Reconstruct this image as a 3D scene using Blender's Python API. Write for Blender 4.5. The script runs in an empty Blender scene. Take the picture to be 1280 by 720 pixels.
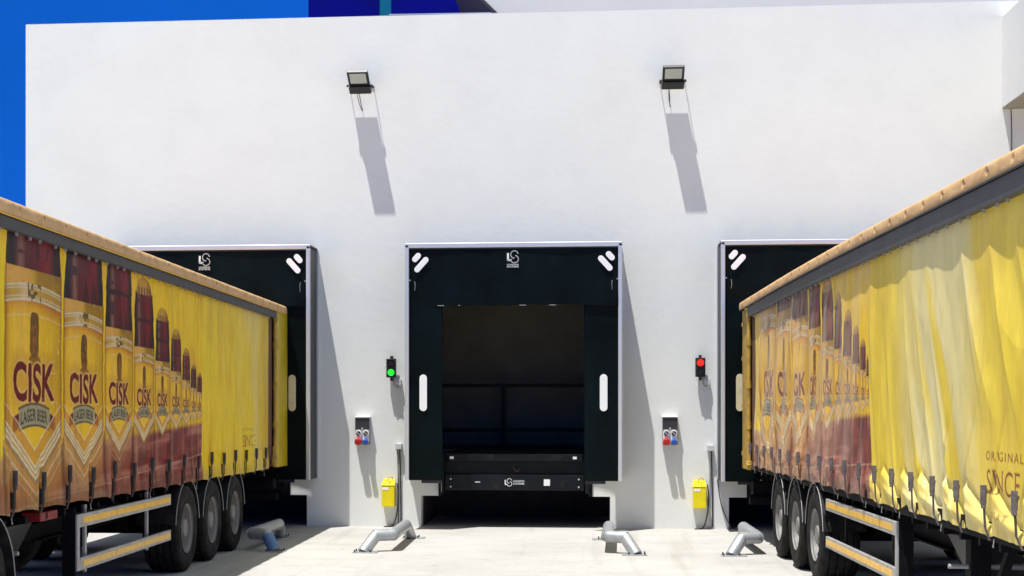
import bpy, bmesh, math, random
import numpy as np
from mathutils import Vector, Matrix
random.seed(7); rng = np.random.default_rng(7)
PI = math.pi
scn = bpy.context.scene
COL = scn.collection

# ------------------------------------------------------------------ camera model (surveyed from the place)
FPX, CX, HY, D0, CAMZ = 1984.0, 543.0, 505.0, 24.8, 1.93
PSI = math.atan(197.0 / FPX)
CAM = Vector((0, -D0, CAMZ))
FW = Vector((-math.sin(PSI), math.cos(PSI), 0)); RT = Vector((math.cos(PSI), math.sin(PSI), 0))
def at(px, py, Y=0.0):
    """world X, Z of the point on the plane y=Y seen at px,py of the survey picture"""
    t = (px - CX) / FPX
    d = FW + RT * t
    k = (Y - CAM.y) / d.y
    return CAM.x + d.x * k, CAMZ + (HY - py) / FPX * k

# ------------------------------------------------------------------ helpers
def srgb(r, g, b):
    def f(c):
        c /= 255.0
        return c / 12.92 if c <= 0.04045 else ((c + 0.055) / 1.055) ** 2.4
    return (f(r), f(g), f(b))

def mat(name, col, rough=0.6, metal=0.0, var=0.12, vscale=6.0, bump=0.0, bscale=40.0, dirt=None, spec=0.5, emit=None, estr=0.0, coat=0.0, stretch=None):
    m = bpy.data.materials.new(name); m.use_nodes = True
    nt = m.node_tree; N = nt.nodes; L = nt.links
    b = N['Principled BSDF']
    b.inputs['Roughness'].default_value = rough
    b.inputs['Metallic'].default_value = metal
    b.inputs['Specular IOR Level'].default_value = spec
    if coat: b.inputs['Coat Weight'].default_value = coat
    tc = N.new('ShaderNodeTexCoord')
    mp = N.new('ShaderNodeMapping'); L.new(tc.outputs['Object'], mp.inputs['Vector'])
    if stretch: mp.inputs['Scale'].default_value = stretch
    n1 = N.new('ShaderNodeTexNoise'); n1.inputs['Scale'].default_value = vscale; n1.inputs['Detail'].default_value = 6; n1.inputs['Roughness'].default_value = 0.62
    L.new(mp.outputs[0], n1.inputs['Vector'])
    r = N.new('ShaderNodeMapRange'); r.inputs[1].default_value = 0.3; r.inputs[2].default_value = 0.7
    r.inputs[3].default_value = 1 - var; r.inputs[4].default_value = 1 + var
    L.new(n1.outputs['Fac'], r.inputs[0])
    mx = N.new('ShaderNodeMix'); mx.data_type = 'RGBA'; mx.blend_type = 'MULTIPLY'; mx.inputs['Factor'].default_value = 1
    mx.inputs[6].default_value = (*col, 1)
    L.new(r.outputs[0], mx.inputs[7])
    out = mx.outputs[2]
    if dirt:
        n2 = N.new('ShaderNodeTexNoise'); n2.inputs['Scale'].default_value = dirt[1]; n2.inputs['Detail'].default_value = 8; n2.inputs['Roughness'].default_value = 0.7
        L.new(mp.outputs[0], n2.inputs['Vector'])
        r2 = N.new('ShaderNodeMapRange'); r2.inputs[1].default_value = dirt[2]; r2.inputs[2].default_value = dirt[3]
        r2.inputs[3].default_value = 0; r2.inputs[4].default_value = dirt[4]
        L.new(n2.outputs['Fac'], r2.inputs[0])
        m2 = N.new('ShaderNodeMix'); m2.data_type = 'RGBA'
        L.new(r2.outputs[0], m2.inputs['Factor']); L.new(out, m2.inputs[6]); m2.inputs[7].default_value = (*dirt[0], 1)
        out = m2.outputs[2]
    L.new(out, b.inputs['Base Color'])
    if bump:
        n3 = N.new('ShaderNodeTexNoise'); n3.inputs['Scale'].default_value = bscale; n3.inputs['Detail'].default_value = 5
        L.new(mp.outputs[0], n3.inputs['Vector'])
        bp = N.new('ShaderNodeBump'); bp.inputs['Strength'].default_value = bump; bp.inputs['Distance'].default_value = 0.02
        L.new(n3.outputs['Fac'], bp.inputs['Height']); L.new(bp.outputs[0], b.inputs['Normal'])
    if emit:
        b.inputs['Emission Color'].default_value = (*emit, 1); b.inputs['Emission Strength'].default_value = estr
    return m

M = {}
M['plaster'] = mat('white_plaster', (0.735, 0.75, 0.73), 0.9, var=0.02, vscale=1.1, bump=0.12, bscale=9.0, dirt=((0.60, 0.60, 0.59), 1.3, 0.48, 0.85, 0.35), spec=0.2)
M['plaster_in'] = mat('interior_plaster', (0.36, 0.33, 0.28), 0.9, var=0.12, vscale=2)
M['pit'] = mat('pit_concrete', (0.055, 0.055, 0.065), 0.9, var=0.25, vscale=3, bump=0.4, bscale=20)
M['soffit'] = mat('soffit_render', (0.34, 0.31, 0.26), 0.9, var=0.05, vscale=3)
M['alu'] = mat('aluminium', (0.66, 0.67, 0.69), 0.38, 0.55, var=0.04, vscale=20)
M['shelter_side'] = mat('shelter_side_fabric', (0.035, 0.035, 0.035), 0.55, var=0.2, vscale=5, bump=0.1)
M['curtain_black'] = mat('black_shelter_fabric', (0.0016, 0.0050, 0.0058), 0.42, var=0.6, vscale=1.6, bump=0.05, bscale=6, spec=0.10, stretch=(1, 1, 0.5))
M['white_mark'] = mat('white_marking', (0.85, 0.85, 0.86), 0.5, var=0.03)
M['cream_mark'] = mat('yellowed_marking', (0.62, 0.55, 0.34), 0.6, var=0.12, vscale=8)
M['logo_white'] = mat('white_logo_print', (0.75, 0.76, 0.78), 0.5, var=0.03)
M['leveller'] = mat('black_painted_steel', (0.006, 0.008, 0.010), 0.42, 0.0, spec=0.2, var=0.4, vscale=4, dirt=((0.06, 0.055, 0.05), 5, 0.56, 0.8, 0.5))
M['rubber'] = mat('tyre_rubber', (0.010, 0.010, 0.010), 0.8, var=0.3, vscale=5, dirt=((0.075, 0.068, 0.06), 5, 0.45, 0.8, 0.5), bump=0.1, spec=0.2)
M['black'] = mat('black_plastic', (0.012, 0.012, 0.014), 0.45, var=0.2)
M['chassis'] = mat('dark_chassis_paint', (0.006, 0.006, 0.008), 0.7, 0.0, spec=0.1, var=0.4, vscale=5, dirt=((0.022, 0.019, 0.017), 3, 0.5, 0.8, 0.5))
M['guard_alu'] = mat('guard_rail_aluminium', (0.42, 0.41, 0.40), 0.5, 0.35, var=0.15, vscale=8, dirt=((0.12, 0.11, 0.10), 6, 0.5, 0.8, 0.6))
M['reflector'] = mat('yellow_reflective_tape', (0.85, 0.48, 0.03), 0.35, var=0.15, vscale=14, dirt=((0.45, 0.33, 0.12), 11, 0.52, 0.8, 0.6))
M['rim'] = mat('dusty_steel_rim', (0.22, 0.21, 0.20), 0.6, 0.0, var=0.15, vscale=6, dirt=((0.10, 0.09, 0.08), 7, 0.45, 0.75, 0.6))
M['mudguard'] = mat('black_mudguard', (0.012, 0.012, 0.013), 0.7, spec=0.2, var=0.3, vscale=8, dirt=((0.12, 0.11, 0.10), 5, 0.5, 0.8, 0.4))
M['edge_alu'] = mat('mudguard_edge', (0.42, 0.42, 0.42), 0.4, 0.3, var=0.1)
M['canvas'] = mat('tan_roof_canvas', srgb(214, 172, 118), 0.75, var=0.14, vscale=3, dirt=((0.22, 0.14, 0.07), 4, 0.5, 0.8, 0.5), bump=0.35, bscale=14)
M['gutter'] = mat('grey_curtain_track', (0.052, 0.051, 0.052), 0.55, var=0.2, vscale=4)
M['yellow_line'] = mat('yellow_piping', (0.70, 0.42, 0.04), 0.5, var=0.1)
M['door_yellow'] = mat('yellow_door_panel', (0.56, 0.42, 0.008), 0.4, var=0.12, vscale=4, dirt=((0.20, 0.12, 0.02), 7, 0.55, 0.78, 0.7), bump=0.1, bscale=6)
M['post_gold'] = mat('ochre_corner_post', (0.50, 0.31, 0.05), 0.5, 0.1, var=0.2, vscale=6, dirt=((0.10, 0.05, 0.01), 7, 0.5, 0.72, 0.8))
M['strap'] = mat('dark_webbing_strap', (0.035, 0.032, 0.032), 0.75, var=0.3, vscale=14)
M['buckle'] = mat('buckle_steel', (0.075, 0.07, 0.07), 0.5, 0.3, var=0.3, vscale=20)
M['buckle_sunlit'] = mat('buckle_steel_sunlit_tone', (0.16, 0.145, 0.15), 0.45, 0.4, var=0.4, vscale=30)  # right flank's copy of the buckle steel, lightened to imitate sunlight
M['strap_sunlit'] = mat('webbing_strap_sunlit_tone', (0.085, 0.07, 0.068), 0.8, var=0.35, vscale=14)  # right flank's strap colour, with the sunlit look mixed into the tone
M['floor_ply'] = mat('trailer_floor', (0.06, 0.05, 0.04), 0.8, var=0.2)
M['galv'] = mat('galvanised_steel', (0.40, 0.42, 0.44), 0.42, 0.45, var=0.14, vscale=9, dirt=((0.22, 0.22, 0.22), 8, 0.5, 0.78, 0.5), bump=0.12, bscale=24)
M['blue_paint'] = mat('blue_scuffed_paint', (0.10, 0.20, 0.42), 0.5, var=0.2, vscale=8, dirt=((0.35, 0.37, 0.4), 9, 0.5, 0.75, 0.5))
M['grey_box'] = mat('grey_switch_housing', (0.30, 0.29, 0.30), 0.5, var=0.1)
M['grey_light'] = mat('pale_grey_plastic', (0.55, 0.55, 0.56), 0.5, var=0.05)
M['white_plastic'] = mat('white_plastic', (0.78, 0.78, 0.79), 0.4, var=0.04)
M['red_plastic'] = mat('red_plastic', (0.62, 0.012, 0.02), 0.4, var=0.08)
M['blue_plastic'] = mat('blue_plastic', (0.012, 0.11, 0.55), 0.4, var=0.08)
M['yellow_box'] = mat('yellow_painted_box', (0.80, 0.66, 0.0), 0.4, var=0.08, vscale=9, dirt=((0.62, 0.45, 0.02), 18, 0.5, 0.75, 0.6))
M['cable'] = mat('cable_sheath', (0.04, 0.035, 0.035), 0.6, var=0.1)
M['lamp_glass'] = mat('lamp_glass', (0.42, 0.47, 0.45), 0.12, var=0.05, vscale=30)
M['red_lit'] = mat('red_lens_lit', (0.8, 0.02, 0.01), 0.4, emit=(1, 0.010, 0.006), estr=1.3)
M['green_lit'] = mat('green_lens_lit', (0.02, 0.8, 0.03), 0.4, emit=(0.012, 1, 0.03), estr=0.75)
M['red_off'] = mat('red_lens_unlit', (0.035, 0.01, 0.012), 0.3)
M['green_off'] = mat('green_lens_unlit', (0.012, 0.02, 0.03), 0.3)
M['blue_glass'] = mat('dark_blue_glass', (0.001, 0.002, 0.17), 0.35, 0.0, var=0.3, vscale=0.5, spec=0.1)
M['teal_glass'] = mat('teal_glass_strip', (0.004, 0.12, 0.22), 0.4, 0.0, var=0.2, spec=0.1)
M['dark_trim'] = mat('dark_metal_trim', (0.03, 0.028, 0.035), 0.5, var=0.1)
M['grey_clad'] = mat('grey_cladding', (0.62, 0.62, 0.62), 0.8, var=0.03, vscale=1)
M['rack'] = mat('rack_steel', (0.01, 0.01, 0.01), 0.6, var=0.2)
M['cab'] = mat('tractor_cab_paint', (0.55, 0.55, 0.56), 0.35, var=0.05, coat=0.4)
M['tail_red'] = mat('red_tail_lens', (0.35, 0.01, 0.01), 0.3)
M['fire_red'] = mat('red_extinguisher_box', (0.25, 0.008, 0.01), 0.5, var=0.1)
M['dust'] = mat('rust_brown', (0.12, 0.05, 0.02), 0.8, var=0.2)

def ground_mat():
    m = bpy.data.materials.new('concrete_yard'); m.use_nodes = True
    nt = m.node_tree; N = nt.nodes; L = nt.links; b = N['Principled BSDF']
    b.inputs['Roughness'].default_value = 0.9; b.inputs['Specular IOR Level'].default_value = 0.2
    tc = N.new('ShaderNodeTexCoord')
    def noise(sc, det=8, ro=0.65, st=(1, 1, 1)):
        mp = N.new('ShaderNodeMapping'); mp.inputs['Scale'].default_value = st; L.new(tc.outputs['Object'], mp.inputs[0])
        n = N.new('ShaderNodeTexNoise'); n.inputs['Scale'].default_value = sc; n.inputs['Detail'].default_value = det; n.inputs['Roughness'].default_value = ro
        L.new(mp.outputs[0], n.inputs['Vector']); return n.outputs['Fac']
    def ramp(v, a, b_, lo=0, hi=1):
        r = N.new('ShaderNodeMapRange'); r.inputs[1].default_value = a; r.inputs[2].default_value = b_; r.inputs[3].default_value = lo; r.inputs[4].default_value = hi
        L.new(v, r.inputs[0]); return r.outputs[0]
    def mix(f, a, c):
        x = N.new('ShaderNodeMix'); x.data_type = 'RGBA'; L.new(f, x.inputs['Factor'])
        if isinstance(a, tuple): x.inputs[6].default_value = (*a, 1)
        else: L.new(a, x.inputs[6])
        x.inputs[7].default_value = (*c, 1); return x.outputs[2]
    c = mix(ramp(noise(0.35), 0.35, 0.65), (0.385, 0.372, 0.352), (0.47, 0.455, 0.43))
    c = mix(ramp(noise(1.7, st=(0.8, 1.2, 1)), 0.52, 0.74, 0, 0.45), c, (0.28, 0.26, 0.23))
    c = mix(ramp(noise(5.0, st=(.35, 2.2, 1)), 0.60, 0.70, 0, 0.35), c, (0.22, 0.20, 0.17))
    c = mix(ramp(noise(14), 0.52, 0.75, 0, 0.5), c, (0.25, 0.23, 0.20))
    c = mix(ramp(noise(70, 3), 0.68, 0.74, 0, 0.5), c, (0.12, 0.11, 0.10))
    # saw-cut joints every 4.77 m across, 5 m along, broken by wear
    sx = N.new('ShaderNodeSeparateXYZ'); L.new(tc.outputs['Object'], sx.inputs[0])
    def joint(sock, per, off):
        a = N.new('ShaderNodeMath'); a.operation = 'ADD'; L.new(sock, a.inputs[0]); a.inputs[1].default_value = off
        p = N.new('ShaderNodeMath'); p.operation = 'PINGPONG'; L.new(a.outputs[0], p.inputs[0]); p.inputs[1].default_value = per / 2
        return ramp(p.outputs[0], 0.004, 0.014, 0.28, 0)
        c = mix(joint(sx.outputs[1], 5.2, 5.2), c, (0.17, 0.16, 0.145))
    mpx = N.new('ShaderNodeMapping'); mpx.inputs['Scale'].default_value = (2.6, .12, 1); L.new(tc.outputs['Object'], mpx.inputs[0])
    nt_ = N.new('ShaderNodeTexNoise'); nt_.inputs['Scale'].default_value = 1.0; nt_.inputs['Detail'].default_value = 5; L.new(mpx.outputs[0], nt_.inputs['Vector'])
    c = mix(ramp(nt_.outputs['Fac'], 0.56, 0.72, 0, 0.35), c, (0.24, 0.225, 0.20))
    vo = N.new('ShaderNodeTexVoronoi'); vo.inputs['Scale'].default_value = 1.1; L.new(tc.outputs['Object'], vo.inputs['Vector'])
    c = mix(ramp(vo.outputs['Distance'], 0.02, 0.07, 0.45, 0), c, (0.10, 0.09, 0.08))
    L.new(c, b.inputs['Base Color'])
    bp = N.new('ShaderNodeBump'); bp.inputs['Strength'].default_value = 0.35; bp.inputs['Distance'].default_value = 0.01
    L.new(noise(30, 6), bp.inputs['Height']); L.new(bp.outputs[0], b.inputs['Normal'])
    return m
M['ground'] = ground_mat()

def paint_mat(name, rough=0.42):
    m = bpy.data.materials.new(name); m.use_nodes = True
    nt = m.node_tree; N = nt.nodes; L = nt.links; b = N['Principled BSDF']
    b.inputs['Roughness'].default_value = rough; b.inputs['Specular IOR Level'].default_value = 0.12
    a = N.new('ShaderNodeVertexColor'); a.layer_name = 'paint'
    tc = N.new('ShaderNodeTexCoord'); mp = N.new('ShaderNodeMapping'); mp.inputs['Scale'].default_value = (1, 1, 0.3); L.new(tc.outputs['Object'], mp.inputs[0])
    n = N.new('ShaderNodeTexNoise'); n.inputs['Scale'].default_value = 5; n.inputs['Detail'].default_value = 9; n.inputs['Roughness'].default_value = 0.7
    L.new(mp.outputs[0], n.inputs['Vector'])
    r = N.new('ShaderNodeMapRange'); r.inputs[1].default_value = .3; r.inputs[2].default_value = .7; r.inputs[3].default_value = .88; r.inputs[4].default_value = 1.08; L.new(n.outputs['Fac'], r.inputs[0])
    x = N.new('ShaderNodeMix'); x.data_type = 'RGBA'; x.blend_type = 'MULTIPLY'; x.inputs['Factor'].default_value = 1
    L.new(a.outputs['Color'], x.inputs[6]); L.new(r.outputs[0], x.inputs[7]); L.new(x.outputs[2], b.inputs['Base Color'])
    n3 = N.new('ShaderNodeTexNoise'); n3.inputs['Scale'].default_value = 22; n3.inputs['Detail'].default_value = 4; L.new(mp.outputs[0], n3.inputs['Vector'])
    bp = N.new('ShaderNodeBump'); bp.inputs['Strength'].default_value = 0.18; bp.inputs['Distance'].default_value = 0.02
    L.new(n3.outputs['Fac'], bp.inputs['Height']); L.new(bp.outputs[0], b.inputs['Normal'])
    return m
M['print'] = paint_mat('printed_curtain_vinyl')

class MB:
    def __init__(self): self.bm = bmesh.new()
    def box(self, x0, x1, y0, y1, z0, z1):
        r = bmesh.ops.create_cube(self.bm, size=1)
        for v in r['verts']:
            v.co = Vector(((x0 + x1) / 2 + v.co.x * (x1 - x0), (y0 + y1) / 2 + v.co.y * (y1 - y0), (z0 + z1) / 2 + v.co.z * (z1 - z0)))
        return self
    def hull(self, pts8):
        """pts8: bottom quad then top quad"""
        v = [self.bm.verts.new(p) for p in pts8]
        for f in ((0, 3, 2, 1), (4, 5, 6, 7), (0, 1, 5, 4), (1, 2, 6, 5), (2, 3, 7, 6), (3, 0, 4, 7)):
            self.bm.faces.new([v[i] for i in f])
        return self
    def cyl(self, a, b, r, n=16, r2=None):
        a = Vector(a); b = Vector(b); d = b - a
        q = d.to_track_quat('Z', 'Y').to_matrix().to_4x4()
        bmesh.ops.create_cone(self.bm, cap_ends=True, segments=n, radius1=r, radius2=r if r2 is None else r2, depth=d.length,
                              matrix=Matrix.Translation((a + b) / 2) @ q)
        return self
    def tube(self, pts, r, n=10, smooth=3, cap=True):
        P = [Vector(p) for p in pts]
        for _ in range(smooth):      # corner cutting keeps the ends
            Q = [P[0]]
            for i in range(len(P) - 1):
                Q += [P[i].lerp(P[i + 1], 0.25), P[i].lerp(P[i + 1], 0.75)]
            Q.append(P[-1]); P = Q
        rings = []
        up = Vector((0, 0, 1))
        for i, p in enumerate(P):
            t = (P[min(i + 1, len(P) - 1)] - P[max(i - 1, 0)]).normalized()
            u = t.cross(up)
            if u.length < 0.05: u = t.cross(Vector((0, 1, 0)))
            u.normalize(); w = t.cross(u)
            if rings and u.dot(lastu) < 0: u = -u; w = -w
            lastu = u
            rings.append([self.bm.verts.new(p + (u * math.cos(2 * PI * k / n) + w * math.sin(2 * PI * k / n)) * r) for k in range(n)])
        for a, b in zip(rings, rings[1:]):
            for k in range(n): self.bm.faces.new((a[k], a[(k + 1) % n], b[(k + 1) % n], b[k]))
        if cap:
            self.bm.faces.new(rings[0][::-1]); self.bm.faces.new(rings[-1])
        return self
    def lathe_x(self, prof, n=48, cx=0, cy=0, cz=0):
        """prof: (x, r) closed or open profile spun round the X axis"""
        rings = []
        for x, r in prof:
            rings.append([self.bm.verts.new((cx + x, cy + r * math.cos(2 * PI * k / n), cz + r * math.sin(2 * PI * k / n))) for k in range(n)])
        for a, b in zip(rings, rings[1:]):
            for k in range(n): self.bm.faces.new((a[k], a[(k + 1) % n], b[(k + 1) % n], b[k]))
        return self
    def prism(self, poly, y0, y1):
        """poly of (x,z), extruded from y0 to y1"""
        A = [self.bm.verts.new((x, y0, z)) for x, z in poly]; B = [self.bm.verts.new((x, y1, z)) for x, z in poly]
        self.bm.faces.new(A); self.bm.faces.new(B[::-1]); n = len(A)
        for i in range(n): self.bm.faces.new((A[i], B[i], B[(i + 1) % n], A[(i + 1) % n]))
        return self
    def xform(self, fn):
        for v in self.bm.verts: v.co = Vector(fn(v.co))
        return self
    def build(self, name, m, parent=None, bevel=0, smooth=False, loc=None, seg=2):
        bmesh.ops.recalc_face_normals(self.bm, faces=self.bm.faces)
        me = bpy.data.meshes.new(name); self.bm.to_mesh(me); self.bm.free()
        return link(name, me, m, parent, bevel, smooth, loc, seg)

def link(name, me, m, parent=None, bevel=0, smooth=False, loc=None, seg=2):
    o = bpy.data.objects.new(name, me); COL.objects.link(o)
    if m is not None: me.materials.append(M[m] if isinstance(m, str) else m)
    if smooth:
        for p in me.polygons: p.use_smooth = True
        me.set_sharp_from_angle(angle=math.radians(38))
    if bevel:
        bv = o.modifiers.new('bevel', 'BEVEL'); bv.width = bevel; bv.segments = seg; bv.limit_method = 'ANGLE'; bv.angle_limit = math.radians(40)
    if parent: o.parent = parent
    if loc: o.location = loc
    return o

def empty(name, loc=(0, 0, 0), rz=0.0, label=None, cat=None, group=None):
    o = bpy.data.objects.new(name, None); COL.objects.link(o); o.location = loc; o.rotation_euler = (0, 0, rz); o.empty_display_size = 0.2
    if label: tag(o, label, cat, group)
    return o
def tag(o, label=None, cat=None, group=None, kind=None):
    if label: o['label'] = label
    if cat: o['category'] = cat
    if group: o['group'] = group
    if kind: o['kind'] = kind
    return o
def copy_tree(o, parent=None):
    c = o.copy(); COL.objects.link(c)
    if parent: c.parent = parent
    for ch in list(o.children): copy_tree(ch, c)
    return c

def smoothstep(a, b, x):
    t = np.clip((x - a) / (b - a), 0, 1); return t * t * (3 - 2 * t)
def vnoise(x, y, seed=0):
    """smooth value noise on arrays"""
    r = np.random.default_rng(seed); T = r.random((256, 256))
    xi = np.floor(x).astype(int); yi = np.floor(y).astype(int); fx = x - xi; fy = y - yi
    fx = fx * fx * (3 - 2 * fx); fy = fy * fy * (3 - 2 * fy)
    g = lambda a, b: T[a % 256, b % 256]
    return (g(xi, yi) * (1 - fx) + g(xi + 1, yi) * fx) * (1 - fy) + (g(xi, yi + 1) * (1 - fx) + g(xi + 1, yi + 1) * fx) * fy
def fbm(x, y, seed=0, o=4):
    s = 0; a = 0.5; t = 0
    for k in range(o):
        s = s + a * vnoise(x * 2 ** k, y * 2 ** k, seed + k); t += a; a *= 0.55
    return s / t

def grid_object(name, X, Y, Z, m, parent=None, color=None, smooth=True):
    n0, n1 = X.shape
    co = np.stack([X, Y, Z], -1).reshape(-1, 3).astype(np.float32)
    me = bpy.data.meshes.new(name)
    i = np.arange(n0 * n1).reshape(n0, n1)
    q = np.stack([i[:-1, :-1], i[1:, :-1], i[1:, 1:], i[:-1, 1:]], -1).reshape(-1, 4)
    me.vertices.add(len(co)); me.vertices.foreach_set('co', co.ravel())
    me.loops.add(q.size); me.loops.foreach_set('vertex_index', q.ravel().astype(np.int32))
    me.polygons.add(len(q)); me.polygons.foreach_set('loop_start', (np.arange(len(q)) * 4).astype(np.int32))
    me.update(calc_edges=True)
    if color is not None:
        ca = me.color_attributes.new('paint', 'FLOAT_COLOR', 'POINT')
        c4 = np.ones((len(co), 4), np.float32); c4[:, :3] = color.reshape(-1, 3)
        ca.data.foreach_set('color', c4.ravel())
    o = link(name, me, m, parent)
    if smooth: me.polygons.foreach_set('use_smooth', np.ones(len(q), bool))
    return o

def text_mesh(txt, offset=0.0, sx=1.0, spacing=1.0):
    cu = bpy.data.curves.new('t', 'FONT'); cu.body = txt; cu.offset = offset; cu.resolution_u = 6; cu.space_character = spacing
    o = bpy.data.objects.new('t', cu); COL.objects.link(o)
    dg = bpy.context.evaluated_depsgraph_get()
    me = bpy.data.meshes.new_from_object(o.evaluated_get(dg))
    bpy.data.objects.remove(o)
    return me
def text_mask(txt, H=64, offset=0.0, aspect=None, spacing=1.0):
    me = text_mesh(txt, offset, spacing=spacing); me.calc_loop_triangles()
    v = np.array([p.co[:2] for p in me.vertices]); T = np.array([t.vertices[:] for t in me.loop_triangles])
    mn, mx = v.min(0), v.max(0); v = (v - mn) / (mx - mn)
    W = int(H * (aspect or (mx - mn)[0] / (mx - mn)[1]))
    img = np.zeros((H, W), bool); P = v * [W, H]
    for a, b, c in P[T]:
        x0, x1 = int(min(a[0], b[0], c[0])), min(W - 1, int(max(a[0], b[0], c[0])) + 1)
        y0, y1 = int(min(a[1], b[1], c[1])), min(H - 1, int(max(a[1], b[1], c[1])) + 1)
        yy, xx = np.mgrid[y0:y1 + 1, x0:x1 + 1] + 0.5
        d = (b[0] - a[0]) * (c[1] - a[1]) - (c[0] - a[0]) * (b[1] - a[1])
        if abs(d) < 1e-9: continue
        w1 = ((xx - a[0]) * (c[1] - a[1]) - (c[0] - a[0]) * (yy - a[1])) / d
        w2 = ((b[0] - a[0]) * (yy - a[1]) - (xx - a[0]) * (b[1] - a[1])) / d
        img[y0:y1 + 1, x0:x1 + 1] |= (w1 >= 0) & (w2 >= 0) & (w1 + w2 <= 1)
    return img[::-1].astype(np.float32)      # row 0 = top
def dilate(m, k):
    p = np.pad(m, k); o = p.copy()
    for dx in range(-k, k + 1):
        for dy in range(-k, k + 1):
            if dx * dx + dy * dy <= k * k: o = np.maximum(o, np.roll(np.roll(p, dx, 1), dy, 0))
    return o
def sample(mask, u, v):
    """u,v in 0..1 -> mask value, 0 outside"""
    H, W = mask.shape
    ok = (u >= 0) & (u < 1) & (v >= 0) & (v < 1)
    return np.where(ok, mask[np.clip((v * H).astype(int), 0, H - 1), np.clip((u * W).astype(int), 0, W - 1)], 0)

def serif_mask(txt, H=96):
    """thin roman capitals with slab serifs, for the word SINCE"""
    parts = []
    for ch in txt:
        m = text_mask(ch, H, offset=0.0); h, w = m.shape
        if ch == 'I': w0 = 17; m = np.ones((H, w0), np.float32)
        pad = 12; o = np.zeros((H, m.shape[1] + 2 * pad), np.float32); o[:, pad:-pad] = m
        if ch in 'INE':
            for rows, r in ((slice(0, 5), 7), (slice(H - 5, H), H - 8)):
                xs = np.where(m[r] > 0)[0]
                ends = [x for x in (xs.min(), xs.max())] if ch != 'E' else [xs.min()]
                for x in ends: o[rows, max(0, x + pad - 9):x + pad + 10] = 1
        if ch == 'E': o[0:16, -pad - 5:-pad] = 1; o[H - 16:H, -pad - 5:-pad] = 1
        parts.append(o)
    return np.concatenate(parts, 1)

CISK = text_mask('CISK', 96, offset=0.032, spacing=1.02)
CISK_O = dilate(CISK, 6)
LAGER = text_mask('LAGER BEER', 48, offset=0.02)
ORIG = text_mask('ORIGINAL R', 48, offset=0.012, spacing=1.35)
SINCE = serif_mask('SINCE')
ATT = text_mask('GR\u00c8AT', 48, offset=0.0, spacing=1.4)

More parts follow.
